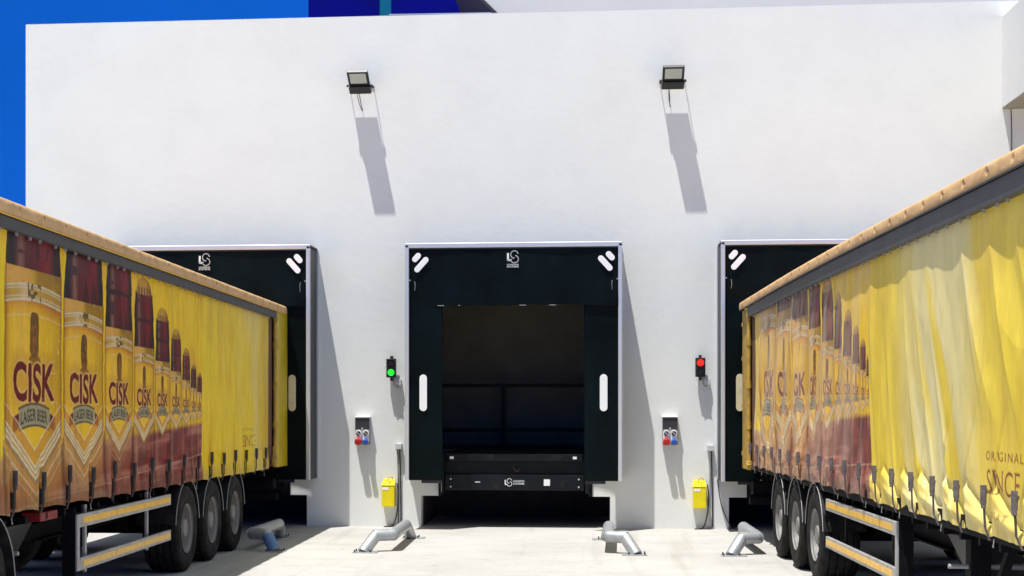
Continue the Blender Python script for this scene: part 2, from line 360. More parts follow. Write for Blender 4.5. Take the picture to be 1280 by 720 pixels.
# ------------------------------------------------------------------ the printed curtain
FIX_L, FIX_R = 0.645, 0.612
def print_art(U, v, sigmas, fix, squeeze, fade, seed):
    """U: metres to the right from the right-hand edge of the last (smallest) bottle (negative = over the bottles).
    v: 0 at the roof line .. 1 at the hem.  Returns linear RGB print colours."""
    c = lambda r, g, b: np.array(srgb(r, g, b), np.float32)
    nx = fbm(U * 3.0 + 50, v * 4.0, seed, 4); nf = fbm(U * 14 + 90, v * 26, seed + 9, 3); nvst = fbm(U * 5 + 10, v * 1.4 + 3, seed + 20, 4)
    def lay(img, m, col):
        m = np.clip(m, 0, 1)[..., None]; return img * (1 - m) + col * m
    yel = c(242, 208, 26)
    img = np.ones(U.shape + (3,), np.float32) * yel
    img = lay(img, smoothstep(.42, .75, nx) * .5, c(226, 176, 40))
    img = lay(img, smoothstep(.5, .8, nvst) * .3, c(246, 218, 90))
    img = lay(img, smoothstep(.62, .80, fbm(U * 9 + 4, v * 2.2, seed + 31, 4)) * .35, c(196, 140, 45))
    total = 1.45 * squeeze * sum(sigmas)
    inz = (U < 0) & (U > -total - 3)
    # blurred bar-top floor under the bottles
    depth = U + total                                   # 0 at the biggest
    fl_top = fix + 0.055 + 0.10 * np.clip((-U) / total, 0, 1)
    fm = smoothstep(0, .03, v - fl_top) * inz
    big = np.clip(-U / total, 0, 1)
    f1 = c(146, 72, 70)[None, None] * (1 - smoothstep(.55, .95, big)[..., None]) + c(166, 104, 72)[None, None] * smoothstep(.55, .95, big)[..., None]
    slant = v + U * 0.02
    st = fbm(U * .9 + 30, slant * 26, seed + 3, 3)
    floor = f1 * (0.75 + .5 * nx[..., None])
    floor = lay(floor, smoothstep(.45, .9, big) * (1 - smoothstep(.80, .93, v + .06 * (nx - .5))) * .8, c(204, 164, 96))
    floor = lay(floor, smoothstep(.50, .75, st) * .6, c(206, 158, 142))
    floor = lay(floor, smoothstep(.58, .75, fbm(U * 2.2, v * 9, seed + 5, 3)) * .6, c(92, 46, 52))
    floor = lay(floor, smoothstep(.60, .72, fbm(U * 3 + 7, v * 12, seed + 6, 3)) * smoothstep(.3, .8, big) * .6, c(176, 160, 140))
    floor = lay(floor, (np.abs(slant - (.925)) < .004) * (big > .6) * .6, c(214, 196, 50))
    floor = lay(floor, (np.abs(slant - (.865)) < .0035) * .45, c(222, 196, 170))
    img = lay(img, fm, floor)
    right = 0.0
    for k, s in enumerate(sigmas):
        w = 1.45 * s * squeeze; cx = right - w / 2; right -= w
        sel = np.abs(U - cx) < w * 0.56
        cols = np.where(sel.any(1))[0]
        if len(cols) == 0: continue
        a, b = cols[0], cols[-1] + 1
        u = U[a:b]; vv = v[a:b]; q = (u - cx) / (w / 2); g = (vv - fix) / s; I = img[a:b]
        n1 = nf[a:b]; n2 = nx[a:b]
        gc = g + 0.030 * q * q                              # print wraps the bottle
        gc = g - 0.022 * q * q
        q = q + (n1 - .5) * .05
        aq = np.abs(q)
        tip = 0.275 - 0.165 * aq
        body = (aq < .955) & (g > -.45) & (g < tip)
        # neck
        hw = np.where(g < -.655, .80 + .09 * smoothstep(-.86, -.67, g), .86 + .08 * smoothstep(-.64, -.45, g))
        neck = (aq < hw) & (g > -.86) & (g <= -.43)
        nc = np.ones(I.shape, np.float32) * c(112, 34, 42)
        nc = lay(nc, smoothstep(-.15, .45, q) * (1 - smoothstep(.5, .75, q)) * .8, c(148, 44, 50))
        nc = lay(nc, smoothstep(.5, .8, q), c(56, 32, 42))
        nc = lay(nc, 1 - smoothstep(-.72, -.5, q), c(52, 40, 50))
        hl = np.exp(-((q + .46) / .11) ** 2)
        nc = lay(nc, hl * .85, c(158, 122, 104))
        nc = lay(nc, hl * (vnoise(g * 34, q * 2, k) > .74) * .8, c(48, 34, 44))
        nc = lay(nc, np.exp(-((gc + .655) / .012) ** 2) * .8, c(38, 26, 34))
        nc = lay(nc, (smoothstep(-.53, -.47, g + .05 * np.sin(q * 17)) * (q > -.1) * (n2 > .42)) * .7, c(70, 30, 30))
        I = np.where(neck[..., None], nc, I)
        # crown cap
        dome = -.86 - .115 * np.sqrt(np.clip(1 - (q / .70) ** 2, 0, 1))
        cap = (aq < .70) & (g > dome) & (g < -.845)
        cc = np.ones(I.shape, np.float32) * c(206, 164, 74)
        cc = lay(cc, smoothstep(.1, .6, q) * .7, c(150, 108, 44))
        cc = lay(cc, (np.sin(q * 24) > .1) * (g > -.900) * .85, c(104, 66, 34))
        I = np.where(cap[..., None], cc, I)
        # body
        B = np.ones(I.shape, np.float32) * c(238, 200, 52)
        B = lay(B, np.exp(-((q + .42) / .25) ** 2) * .45, c(240, 200, 112))
        B = lay(B, smoothstep(.35, .98, q) * .65, c(188, 150, 46))
        B = lay(B, 1 - smoothstep(-.95, -.75, q), c(206, 160, 60))
        B = lay(B, (gc < -.405) * (1 - smoothstep(-.2, .1, q)) * .9, c(222, 176, 100)); B = lay(B, (gc < -.405) * smoothstep(-.2, .2, q) * .85, c(164, 128, 46))
        band = (gc > -.405) & (gc < -.345)
        B = lay(B, band * .55, c(168, 132, 82))
        B = lay(B, band * np.exp(-((q + .3) / .22) ** 2) * .7, c(230, 205, 160))
        B = lay(B, band * ((np.abs(gc + .400) < .0035) | (np.abs(gc + .389) < .002) | (np.abs(gc + .362) < .002) | (np.abs(gc + .350) < .004)) * .75, c(222, 214, 196))
        B = lay(B, band * (aq < .22) * (vnoise(q * 14 + 3, g * 80, k + 4) > .5) * .75, c(66, 50, 34))
        B = lay(B, (gc > -.345) * np.exp(-np.clip(gc + .345, 0, 9) / .028) * (.50 + .35 * smoothstep(-.6, .6, q)), c(190, 100, 44))
        B = lay(B, np.exp(-((gc + .300) / .003) ** 2) * .5, c(232, 210, 170))
        # portrait medallion
        pm = (((q) / .15) ** 4 + ((g + .235) / .075) ** 4) < 1
        pc = (((q - .01) / .08) ** 2 + ((g + .225) / .055) ** 2) < 1
        B = lay(B, pm * .85, c(96, 58, 30)); B = lay(B, (pm & pc) * .8, c(172, 120, 66))
        B = lay(B, (pm & pc) * (vnoise(q * 30, g * 60, k + 11) > .6) * .7, c(60, 36, 24))
        B = lay(B, (((q / .2) ** 2 + ((g + .148) / .02) ** 2) < 1) * .8, c(86, 50, 26))
        # halo, word, ribbon
        B = lay(B, np.exp(-(q / .80) ** 6 - ((g + .085) / .095) ** 6) * .45, c(200, 144, 62))
        tu = (q + .54) / 1.08; tv = (g + .128 - .016 * (1 - (q / .5) ** 2)) / .122
        tu = (q + .68) / 1.38; tv = (g + .140 + .014 * q * q) / .132
        pad = 6
        ow, oh = CISK_O.shape[1], CISK_O.shape[0]
        tuo = (tu * CISK.shape[1] + pad) / ow; tvo = (tv * CISK.shape[0] + pad) / oh
        B = lay(B, sample(CISK_O, tuo, tvo) * .75, c(228, 196, 128))
        B = lay(B, sample(CISK, tu, tv), c(128, 26, 40))
        gb = g - .010 + .016 * (1 - (q / .5) ** 2)
        rib = (aq < .70) & (gb > .016) & (gb < .066)
        B = lay(B, rib, c(130, 32, 42))
        ban = (aq < .52) & (gb > -.002) & (gb < .078)
        B = lay(B, ban, c(176, 168, 138)); B = lay(B, ban * ((gb < .006) | (gb > .070)) * .8, c(90, 74, 50))
        B = lay(B, sample(LAGER, (q + .46) / .92, (gb - .018) / .042) * .9, c(60, 50, 42))
        # droplets
        dr = (vnoise(u * 55 / (s + .3), vv * 90 / (s + .3), k + 40) > .93) * (q > .2) * (g < 0)
        B = lay(B, dr * .6, c(250, 232, 160))
        # chevrons
        ch = g + .165 * aq
        B = lay(B, ((ch > .150) & (ch < .205)) * .6, c(206, 150, 78))
        B = lay(B, ((ch > .205) & (ch < .275)) * .7, c(190, 166, 132))
        for z0, wd in ((.150, .0025), (.208, .004), (.228, .0045), (.250, .006)):
            B = lay(B, (np.abs(ch - z0) < wd) * .8, c(236, 226, 202))
        B = lay(B, (ch > .252) * .5, c(150, 110, 74))
        under = (aq < 1.0) & (g >= tip) & (s > .0)
        k1 = np.clip((s - .45) / .4, 0, 1)
        wu = np.exp(-np.clip(g - tip, 0, 9) / (.10 + .05 * k1))
        I = lay(I, under * wu * (.35 + .55 * k1), c(212, 166, 92) * k1 + c(150, 88, 76) * (1 - k1))
        I = lay(I, under * (np.abs(g + .165 * aq - .305) < .006) * .5 * k1, c(228, 214, 190))
        I = lay(I, under * (np.abs(g + .165 * aq - .345) < .004) * .4 * k1, c(222, 200, 180))
        I = lay(I, under * (g > tip + .02) * smoothstep(.86, .99, aq) * .55, c(74, 38, 40))
        I = lay(I, under * (g > tip + .04) * np.exp(-((q + .68) / .14) ** 2) * .35, c(214, 170, 140))
        I = np.where(body[..., None], B, I)
        I = lay(I, neck * smoothstep(.45, .8, n2) * .4, c(70, 40, 44))
        I = lay(I, ((aq > .90) & (aq < .97) & (g > -.45) & (g < .10)) * .5, c(150, 100, 44))
        img[a:b] = I
    # weathering: fine mottling and dirt runs
    img = img * (1 + .16 * (fbm(U * 40, v * 70, seed + 60, 3)[..., None] - .5) + .12 * (fbm(U * 9, v * 12, seed + 61, 4)[..., None] - .5))
    run = smoothstep(.62, .80, fbm(U * 16, v * 1.1, seed + 62, 3)) * smoothstep(.1, .9, fbm(U * 2, v * 3, seed + 63, 2))
    img = lay(img, run * .22, c(120, 90, 50))
    img = lay(img, smoothstep(.90, 1.0, v + .05 * (nx - .5)) * .35, c(120, 96, 70))
    img = np.clip(img, 0, 1)
    art = ((U < 0) & (U > -total))[..., None]
    img = np.where(art, img ** 1.28 * 1.08, img); img = np.clip(img, 0, 1)
    return img, lay, c

def curtain(parent, side, straps, sL, sR, hem0, sig, fix, squeeze, art0, seed, slack, rake, name='curtain'):
    """side: +1 the trailer's right flank (seen on the left truck), -1 its left flank. art0: s of the smallest bottle's outer edge."""
    ns = int((sR - sL) / .0078); nv = 310
    # supersample the print x2
    s2 = np.linspace(sL, sR, ns * 2); v2 = np.linspace(.055, 1.0, nv * 2)
    S2, V2 = np.meshgrid(s2, v2, indexing='ij')
    U2 = (art0 - S2) if side > 0 else (S2 - art0)
    img, lay, c = print_art(U2, V2, sig, fix, squeeze, 0, seed)
    if side > 0:
        x0 = art0 - 2.30
        uu = (x0 - S2) / 1.30
        img = lay(img, sample(ORIG, (x0 - S2) / 1.05, (V2 - .745) / .018) * .6, c(120, 40, 30))
        img = lay(img, sample(SINCE, (x0 - S2) / 1.0, (V2 - .785) / .065) * .8, c(140, 50, 40))
        img = lay(img, (U2 > 0) * (1 - smoothstep(2.5, 4.6, S2)) * smoothstep(.30, .65, fbm(S2 * 1.8, V2 * 2.2, 33, 4)) * .55, c(236, 214, 130))
        edge = 1 - smoothstep(1.2, 2.3, S2 + .5 * (fbm(S2, V2 * 3, 5) - .5))
        img = lay(img, edge * .30, c(150, 92, 30))
    else:
        img = lay(img, smoothstep(8.6, 10, S2) * smoothstep(.85, .92, V2) * .40, c(228, 212, 150))
        # sun-bleached, scuffed print
        img = lay(img, .36 * (U2 >= 0), c(222, 202, 116))
        img = lay(img, smoothstep(.45, .7, fbm(S2 * 1.6 - V2 * 1.5, V2 * 1.2, 66, 4)) * .35 * (U2 >= 0), c(204, 176, 40))
        bl = smoothstep(9.8, 11.2, S2) * (1 - smoothstep(12.0, 13.0, S2))
        pn = fbm(S2 * 2.0 - V2 * 2.4, V2 * 1.0, 71, 4); pn2 = fbm(S2 * 6 - V2 * 7, V2 * 2.6, 75, 4)
        img = lay(img, bl * smoothstep(.40, .58, pn) * .8, c(226, 214, 160))
        img = lay(img, bl * smoothstep(.60, .66, pn2) * .4, c(232, 224, 190))
        img = lay(img, smoothstep(2.0, 4.0, 11 - S2) * smoothstep(.40, .62, fbm(S2 * 3 + V2 * 5, V2 * 2, 81, 4)) * .20, c(224, 196, 160))
        img = lay(img, (U2 < 0) * (.06 + .26 * smoothstep(.35, .65, fbm(S2 * 4 + V2 * 3, V2 * 2, 83, 4))), c(200, 180, 168))
        img = lay(img, sample(ORIG, (S2 - 12.86) / 1.0, (V2 - .772) / .026) * .85, c(110, 40, 44))
        img = lay(img, sample(SINCE, (S2 - 12.86) / .78, (V2 - .822) / .066) * .9, c(118, 34, 50))
        img = lay(img, sample(ATT, (S2 - 12.90) / .50, (V2 - .930) / .024) * .9, c(142, 80, 60))
    img = img.reshape(ns, 2, nv, 2, 3).mean((1, 3))
    s = s2.reshape(ns, 2).mean(1); v = v2.reshape(nv, 2).mean(1)
    S, V = np.meshgrid(s, v, indexing='ij')
    sp = np.array(straps)
    dist = np.abs(S[..., None] - sp).min(-1)
    ph = (S - sp[0]) / .69
    low = smoothstep(.80, .93, V)
    Dp = np.zeros_like(S)
    fr = (ph % 1.0)
    if side > 0:
        Dp += .020 * (fbm(S * 1.1, V * 2.0, 3) - .5)
        Dp += .010 * (fbm(S * 3, V * .9, 4) - .5) * (.5 + 2 * low)
        pinch = np.exp(-(dist / .045) ** 2)
        Dp += -.075 * pinch * smoothstep(.84, .96, V)
        Dp += .018 * np.sin(np.pi * fr) ** .7 * smoothstep(.86, .98, V)
        # short vertical puckers rising from each strap
        Dp += -.010 * np.exp(-(dist / .03) ** 2) * smoothstep(.55, .85, V)
        Dp += .025 * low * (fbm(S * 6 + 5, V * 9, 8) - .5)
        hem = .055 * np.exp(-(dist / .022) ** 2) + .030 * (fr - .5) + .022 * np.sin(np.pi * fr) + .02 * (fbm(S * 1.3, S * 0, 12) - .5)
    else:
        sl = slack(S) * (1 - .55 * smoothstep(12.3, 12.9, S) * smoothstep(.55, .75, V))
        Dp += .040 * (fbm(S * .9, V * 1.8, 3) - .5)
        # long drawn folds that lean: towards the rear at the rear end, towards the front at the front end
        lean = np.interp(S, [1, 4.5, 7.5, 9.5, 13.5], [1.0, .8, .1, -.8, -1.5])
        ph1 = S + lean * (V - .95) * 1.0
        f1 = vnoise(ph1 * 2.3 + 7, V * 1.0, 21); f1 = 1 - np.abs(2 * f1 - 1)
        f2 = vnoise(ph1 * 1.1 + 1, V * .7 + 4, 22); f2 = 1 - np.abs(2 * f2 - 1)
        f3 = vnoise(ph1 * 5 + 3, V * 1.6 + 4, 23)
        amp = sl * (smoothstep(.10, .55, V) * .75 + .25)
        Dp += amp * (.046 * (f1 ** 2 - .4) + .07 * (f2 ** 3 - .3) + .026 * (f3 - .5) + .012 * (vnoise(ph1 * 9 + 2, V * 2.2, 24) - .5))
        # bunched foot: each strap gathers a fold that fans up and back to its neighbour
        front = smoothstep(8.3, 10.2, S)
        ramp = fr
        diag = ramp - (1 - V) / .13 * .9 * 1.0
        foot = smoothstep(.84, .90, V)
        jit = .25 * (vnoise(np.floor(ph) * 1.7, ph * 0, 55) - .5)
        vd = .868 + (.118 + .03 * jit) * fr ** (1.15 + jit)
        below = smoothstep(-.006, .022, V - vd)
        Dp += front * below * (.020 * (1 - .5 * fr)) * np.clip((1.04 - V) / (1.04 - vd), 0, 1) ** .8
        Dp += front * -.022 * np.exp(-((V - vd + .012) / .014) ** 2) * smoothstep(0, .15, fr)
        vd2 = .93 + .05 * fr
        Dp += front * .018 * np.exp(-((V - vd2) / .012) ** 2) * smoothstep(.1, .3, fr) * (1 - smoothstep(.5, .8, fr))
        Dp += (1 - front) * foot * .05 * (fbm(S * 4.5, V * 14, 31) - .35)
        Dp += -(.03 - .01 * front) * np.exp(-(dist / .03) ** 2) * smoothstep(.84, .93, V)
        Dp += -.016 * np.exp(-((S - sp[(np.abs(S[..., None] - sp)).argmin(-1)] - (V - .88) * lean) / .035) ** 2) * smoothstep(.5, .86, V)
        hem = .008 * np.exp(-(dist / .022) ** 2) + front * (.020 * (1 - fr) - .01) + (1 - front) * (.03 * np.sin(np.pi * fr)) + .03 * (fbm(S * 1.2, S * 0, 12) - .5)
    # top edge is clamped in the track
    Dp *= smoothstep(.055, .16, V)
    Z = 3.42 - V * (3.42 - hem0) + hem * smoothstep(.86, 1, V) + rake * S + (.080 if side < 0 else 0) * np.sin(np.clip(S / 8.5, 0, 1) * PI / 2) * (1 - V)
    X = side * (1.245 + Dp)
    return grid_object(name, X, -S, Z, 'print', parent, img.astype(np.float32))

# ------------------------------------------------------------------ wheels
def make_wheel(parent, x, y, side, width=.385, R=.5, lit=False):
    w = empty('wheel', (x, y, R)); w.parent = parent
    if side < 0: w.rotation_euler = (0, 0, PI)
    h = width
    g = []
    prof = [(0.005, .285), (-.004, .31), (.012, .36), (.018, .42), (.010, .462), (-.012, .487)]
    xs = np.linspace(-.03, -h + .03, 33)
    for i, xx in enumerate(xs):
        ph = (i % 8)
        r = .5 if ph not in (5, 6) else .482
        if i in (0, 32): r = .492
        prof.append((xx, r - .004 * abs(xx + h / 2) / (h / 2)))
    prof += [(-h + .012, .487), (-h - .01, .462), (-h - .018, .42), (-h - .012, .36), (-h + .004, .31), (-h - .005, .285)]
    mb = MB().lathe_x([(a, b * R / .5) for a, b in prof], 64)
    for v in mb.bm.verts:        # tyre squashes a little on the ground
        if v.co.z < -.485: v.co.z = max(v.co.z, -.497)
    mb.build('tyre', 'rubber', w, smooth=True)
    rp = [(0.006, .288), (-.012, .283), (-.02, .262), (-.10, .250), (-.13, .235), (-.135, .20), (-.105, .165), (-.095, .14), (-.095, .115), (-.03, .108), (-.012, .095), (-.008, .0)]
    rb = MB().lathe_x(rp, 48)
    rb.lathe_x([(-.135, .25), (-.30, .25), (-.30, .285), (-h + .02, .288)], 32)
    for k in range(10):
        a = 2 * PI * k / 10; rb.cyl((-.10, .152 * math.cos(a), .152 * math.sin(a)), (-.065, .152 * math.cos(a), .152 * math.sin(a)), .014, 6)
    for k in range(8):      # hand holes, dark recessed rings
        a = 2 * PI * (k + .5) / 8; rb.cyl((-.136, .215 * math.cos(a), .215 * math.sin(a)), (-.128, .215 * math.cos(a), .215 * math.sin(a)), .02, 10)
    rb.build('rim', 'rim', w, smooth=True)
    return w

def mudguard(parent, x, y, side, a0=8, a1=172, R=.565, w=.42):
    o = MB(); n = 22; t = .006
    P = [(R * math.cos(math.radians(a0 + (a1 - a0) * i / n)), .5 + R * math.sin(math.radians(a0 + (a1 - a0) * i / n))) for i in range(n + 1)]
    Pi = [(p * (R - t) / R, .5 + (q - .5) * (R - t) / R) for p, q in P]
    for i in range(n):
        a, b, c, d = P[i], P[i + 1], Pi[i + 1], Pi[i]
        x0, x1 = sorted((x + side * .03, x - side * w))
        o.hull([(x0, y + d[0], d[1]), (x0, y + c[0], c[1]), (x1, y + c[0], c[1]), (x1, y + d[0], d[1]),
                (x0, y + a[0], a[1]), (x0, y + b[0], b[1]), (x1, y + b[0], b[1]), (x1, y + a[0], a[1])])
    g = o.build('mudguard', 'mudguard', parent)
    e = MB().tube([(x + side * .034, y + p, q) for p, q in P], .0045, 6, smooth=0).build('mudguard_edge', 'edge_alu', g, smooth=True)
    return g

# ------------------------------------------------------------------ trailer
def make_trailer(name, loc, rz, side, rake, label, hem0, curt, L=13.6, s0=1.59, ws=0.0, gs=0.0):
    T = empty(name, loc, rz, label, 'trailer')
    camber = .080 if side < 0 else .0
    lift = lambda y, z: -rake * y + camber * np.sin(np.clip(-y / 8.5, 0, 1) * PI / 2) * np.clip((z - 1.2) / 2.1, 0, 1)
    rk = lambda co: (co.x, co.y, co.z + lift(co.y, co.z))
    def seg(mb, n=14):      # cut long members so that they can follow the camber
        ed = [e for e in mb.bm.edges if abs(e.verts[0].co.y - e.verts[1].co.y) > 6]
        bmesh.ops.subdivide_edges(mb.bm, edges=ed, cuts=n, use_grid_fill=True)
        return mb
    # body
    MB().box(-1.19, 1.19, -L + .02, 0, 1.02, 1.12).xform(rk).build('floor', 'floor_ply', T)
    MB().box(-1.235, -1.17, -L + .02, -.02, 1.0, 1.13).box(1.17, 1.235, -L + .02, -.02, 1.0, 1.13).xform(rk).build('side_raves', 'chassis', T)
    MB().box(-1.22, 1.22, -L - .03, -L, 1.0, 3.36).xform(rk).build('front_wall', 'cab', T, bevel=.01)
    # roof sheet with a slight crown
    n = 60
    sx, sy = np.meshgrid(np.linspace(-1.27, 1.27, 25), np.linspace(-.12, -L - .02, n), indexing='ij')
    grid_object('roof', sx, sy, 3.400 + .03 * np.cos(sx / 1.27 * PI / 2) + lift(sy, 3.4) + .004 * (fbm(sx * 3, sy * 3, 3) - .5), 'canvas', T)
    # canvas roof edge: soft, dented bag over the rail, both flanks
    for sd in (side, -side):
        m = 1000 if sd == side else 60; k = 14
        ys = np.linspace(-.16, -L - .02, m); th = np.linspace(-.55, 1, k)
        YY, TH = np.meshgrid(ys, th, indexing='ij')
        ang = TH * PI / 2
        wob = .004 * (fbm(YY * 2.2, TH * 2, 5) - .5) * 2
        dent = np.zeros_like(YY)
        for j in range(24):
            yj = -.35 - j * .58
            dent += -.024 * np.exp(-((YY - yj) / .026) ** 2 - ((TH - .10) / .13) ** 2)
            dent += (.0035 if side < 0 else .007) * np.exp(-((YY - yj + .05) / .08) ** 2 - ((TH - .1) / .4) ** 2)
            dent += (0 if side < 0 else -.006) * np.exp(-((YY - yj - .22) / .10) ** 2 - ((TH - .4) / .5) ** 2)
        XX = sd * (1.235 + .083 * np.clip(np.cos(ang), 0, 1) ** .35 + wob + dent)
        ZZ = 3.352 + .072 * np.sign(np.sin(ang)) * np.abs(np.sin(ang)) ** .8 + lift(YY, 3.4)
        grid_object('roof_edge', XX, YY, ZZ, 'canvas', T)
    gz0 = 3.195 if side > 0 else 3.150
    MB().tube([(side * 1.314, -.2 - (L - .2) * i / 16, 3.297 + lift(-.2 - (L - .2) * i / 16, 3.3)) for i in range(17)], .008, 8, smooth=0).build('piping', 'yellow_line' if side > 0 else 'gutter', T)
    seg(MB().box(side * 1.20, side * 1.300, -L, -.9, gz0, 3.292)).xform(rk).build('curtain_track', 'gutter', T, bevel=.006)
    o2 = -side
    seg(MB().box(o2 * 1.20, o2 * 1.30, -L, -.1, 3.165, 3.29)).xform(rk).build('curtain_track', 'gutter', T)
    for j in range(23):
        y = -.40 - j * .58
        q = MB().box(-.004, .006, -.030, .030, -.006, .006).build('tie_slot', 'dust', T, bevel=.002) if j == 0 else tie.copy()
        if j == 0: tie = q
        else: COL.objects.link(q); q.parent = T
        q.location = (side * 1.3175, y, 3.366 + lift(y, 3.4)); q.rotation_euler = (.5, 0, 0)
    # rollers peeping out under the track
    rb = MB().box(-.01, .01, -.007, .007, -.016, .016).build('roller_hook', 'guard_alu', T)
    for j in range(40):
        y = -1.4 - j * .31 + .05 * math.sin(j * 2.3)
        q = rb if j == 0 else rb.copy()
        if j: COL.objects.link(q); q.parent = T
        q.location = (side * 1.272, y, gz0 - .012 + lift(y, 3.2))
    # far curtain, plain
    ys = np.linspace(-.9, -L + .05, 300); zs = np.linspace(3.2, hem0 + .02, 30)
    YY, ZZ = np.meshgrid(ys, zs, indexing='ij')
    colr = np.ones(YY.shape + (3,), np.float32) * np.array(srgb(236, 196, 44), np.float32)
    grid_object('curtain', o2 * (1.235 + .03 * (fbm(YY * 3, ZZ * .7, 6) - .5)), YY, ZZ - rake * YY, 'print', T, colr)
    # near curtain
    straps = [s0 + .69 * i for i in range(19) if s0 + .69 * i < L - .1]
    curtain(T, side, straps, 1.30, L - .08, hem0, rake=rake, **curt)
    # straps with buckles
    for i, s in enumerate(straps):
        z0 = hem0 + rake * s
        if side > 0:
            top, bot, wd = .30 + .02 * math.sin(i * 3), -.03, .017
            pts = [(side * 1.262, -s, z0 + top), (side * 1.266, -s - .008, z0 + .18), (side * 1.262, -s + .010, z0 + .06), (side * 1.235, -s, z0 + bot)]
        else:
            top, bot, wd = .30, -.035, .015
            pts = [(side * 1.285, -s, z0 + top), (side * 1.30, -s - .01 * math.sin(i), z0 + .2), (side * 1.290, -s + .012, z0 + .05), (side * 1.262, -s + .02 * math.sin(i * 2), z0 + bot)]
        st = MB()
        for p, q in zip(pts, pts[1:]):
            a = Vector(p); b = Vector(q)
            st.hull([(b.x - .004, b.y - wd, b.z), (b.x - .004, b.y + wd, b.z), (b.x + .004, b.y + wd, b.z), (b.x + .004, b.y - wd, b.z),
                     (a.x - .004, a.y - wd, a.z), (a.x - .004, a.y + wd, a.z), (a.x + .004, a.y + wd, a.z), (a.x + .004, a.y - wd, a.z)])
        so = st.build('strap', 'strap' if side > 0 else 'strap_sunlit', T)
        xb = side * (1.268 if side > 0 else 1.305)
        bk = MB().box(xb - .014, xb + .014, -s - wd * .95, -s + wd * .95, z0 + top - .12, z0 + top - .005)
        bk.box(xb - .020, xb + .020, -s - wd * .5, -s + wd * .5, z0 + top - .09, z0 + top + .035)
        bk.cyl((xb, -s - wd * 1.4, z0 + top - .11), (xb, -s + wd * 1.4, z0 + top - .11), .008, 8)
        bk.build('buckle', 'buckle' if side > 0 else 'buckle_sunlit', so, bevel=.003)
        if i % 3 == 0 or (side < 0 and i % 2):
            x = side * 1.235
            MB().tube([(x, -s, z0 + bot + .01), (x + side * .006, -s, z0 + bot - .035), (x, -s + .015, z0 + bot - .05), (x, -s + .03, z0 + bot - .035)], .004, 6, smooth=2).build('hook', 'guard_alu', so)
    # rear corner posts, doors folded back along the flank
    for sd in (side, -side):
        MB().box(sd * 1.13, sd * 1.235, -.11, -.01, 1.0, 3.3).xform(rk).build('corner_post', 'post_gold', T, bevel=.01)
        p = MB()
        p.tube([(sd * 1.275, -.93, 1.0), (sd * 1.275, -.93, 3.3)], .028, 12, smooth=0)
        for z in (1.08, 1.62, 2.2, 2.8, 3.2): p.cyl((sd * 1.275, -.93, z - .05), (sd * 1.275, -.93, z + .05), .040, 12)
        dpanel_s = (1.0 if sd > 0 and side > 0 else .72)
        p.xform(rk).build('lock_rod', 'post_gold', T, smooth=True)
        gz, gy = np.meshgrid(np.linspace(.985, 3.30, 80), np.linspace(-.86, .02, 30), indexing='ij')
        e = np.clip(1 - ((gy + .42) / .46) ** 6, 0, 1)
        do, db = (1.262, .042) if side > 0 else (1.240, .016)
        gx = sd * (do + db * e ** .5 + .010 * (fbm(gy * 4, gz * 2, 2) - .5) + .006 * np.sin(gz * 40) * 0)
        d = grid_object('rear_door', gx, gy, gz - rake * gy, 'door_yellow' if side > 0 else 'post_gold', T)
        MB().box(sd * 1.237, sd * do, -.86, .02, .985, 3.30).xform(rk).build('door_core', 'door_yellow', d)
        h = MB()
        for z in (1.2, 1.9, 2.6, 3.1): h.box(sd * 1.237, sd * (do + .02), -.04, .03, z - .03, z + .03)
        h.xform(rk).build('hinge', 'post_gold', d, bevel=.005)
        MB().box(sd * 1.16, sd * 1.236, -1.30, -.98, 1.0, 3.2).xform(rk).build('rear_pillar', 'dust', T)
        # ratchet cluster at the foot of the post
        r = MB().box(sd * 1.25, sd * 1.31, -1.10, -.98, 1.02, 1.12).cyl((sd * 1.29, -1.12, 1.05), (sd * 1.29, -.94, 1.10), .03, 10).cyl((sd * 1.27, -1.04, 1.0), (sd * 1.27, -1.04, 1.30), .014, 8)
        r.xform(rk).build('curtain_ratchet', 'post_gold', T, bevel=.005)
    MB().box(-1.22, 1.22, -.09, .0, 3.18, 3.34).xform(rk).build('rear_header', 'post_gold', T, bevel=.008)
    # chassis
    ch = MB()
    for x in (-.62, .62):
        ch.box(x - .07, x + .07, -L + .3, -.15, .985, 1.0).box(x - .006, x + .006, -L + .3, -.15, .66, .985).box(x - .07, x + .07, -9.6, -.15, .645, .66)
        ch.box(x - .07, x + .07, -L + .3, -9.6, .80, .815)
    for j in range(26):
        y = -.4 - j * .5; ch.box(-1.17, 1.17, y - .03, y + .03, .94, 1.0)
    ch.build('chassis_frame', 'chassis', T)
    # bumper and lights
    b = MB().box(-1.18, 1.18, -.30, -.18, .46, .57)
    for x in (-.6, .6): b.box(x - .04, x + .04, -.34, -.22, .57, .94)
    b.build('rear_bumper', 'chassis', T, bevel=.008)
    for x in (-.9, .9):
        lb = MB().box(x - .24, x + .24, -.36, -.12, .64, .80).build('tail_light_box', 'chassis', T, bevel=.01)
        MB().box(x - .2, x + .2, -.118, -.10, .66, .78).build('tail_lens', 'tail_red', lb)
    # axles, springs, wheels, guards
    ax = [3.72 + ws, 5.03 + ws, 6.34 + ws]
    a = MB()
    for s in ax:
        a.cyl((-1.05, -s, .5), (1.05, -s, .5), .065, 14)
        for x in (-.62, .62):
            a.box(x - .05, x + .05, -s - .5, -s + .3, .56, .64).cyl((x, -s + .25, .62), (x, -s + .25, .92), .14, 16)
            a.box(x - .06, x + .06, -s - .56, -s - .42, .52, .95)
    a.build('axle_assembly', 'chassis', T)
    for s in ax:
        for sd in (1, -1):
            make_wheel(T, sd * 1.235, -s, sd)
            mudguard(T, sd * 1.215, -s, sd)
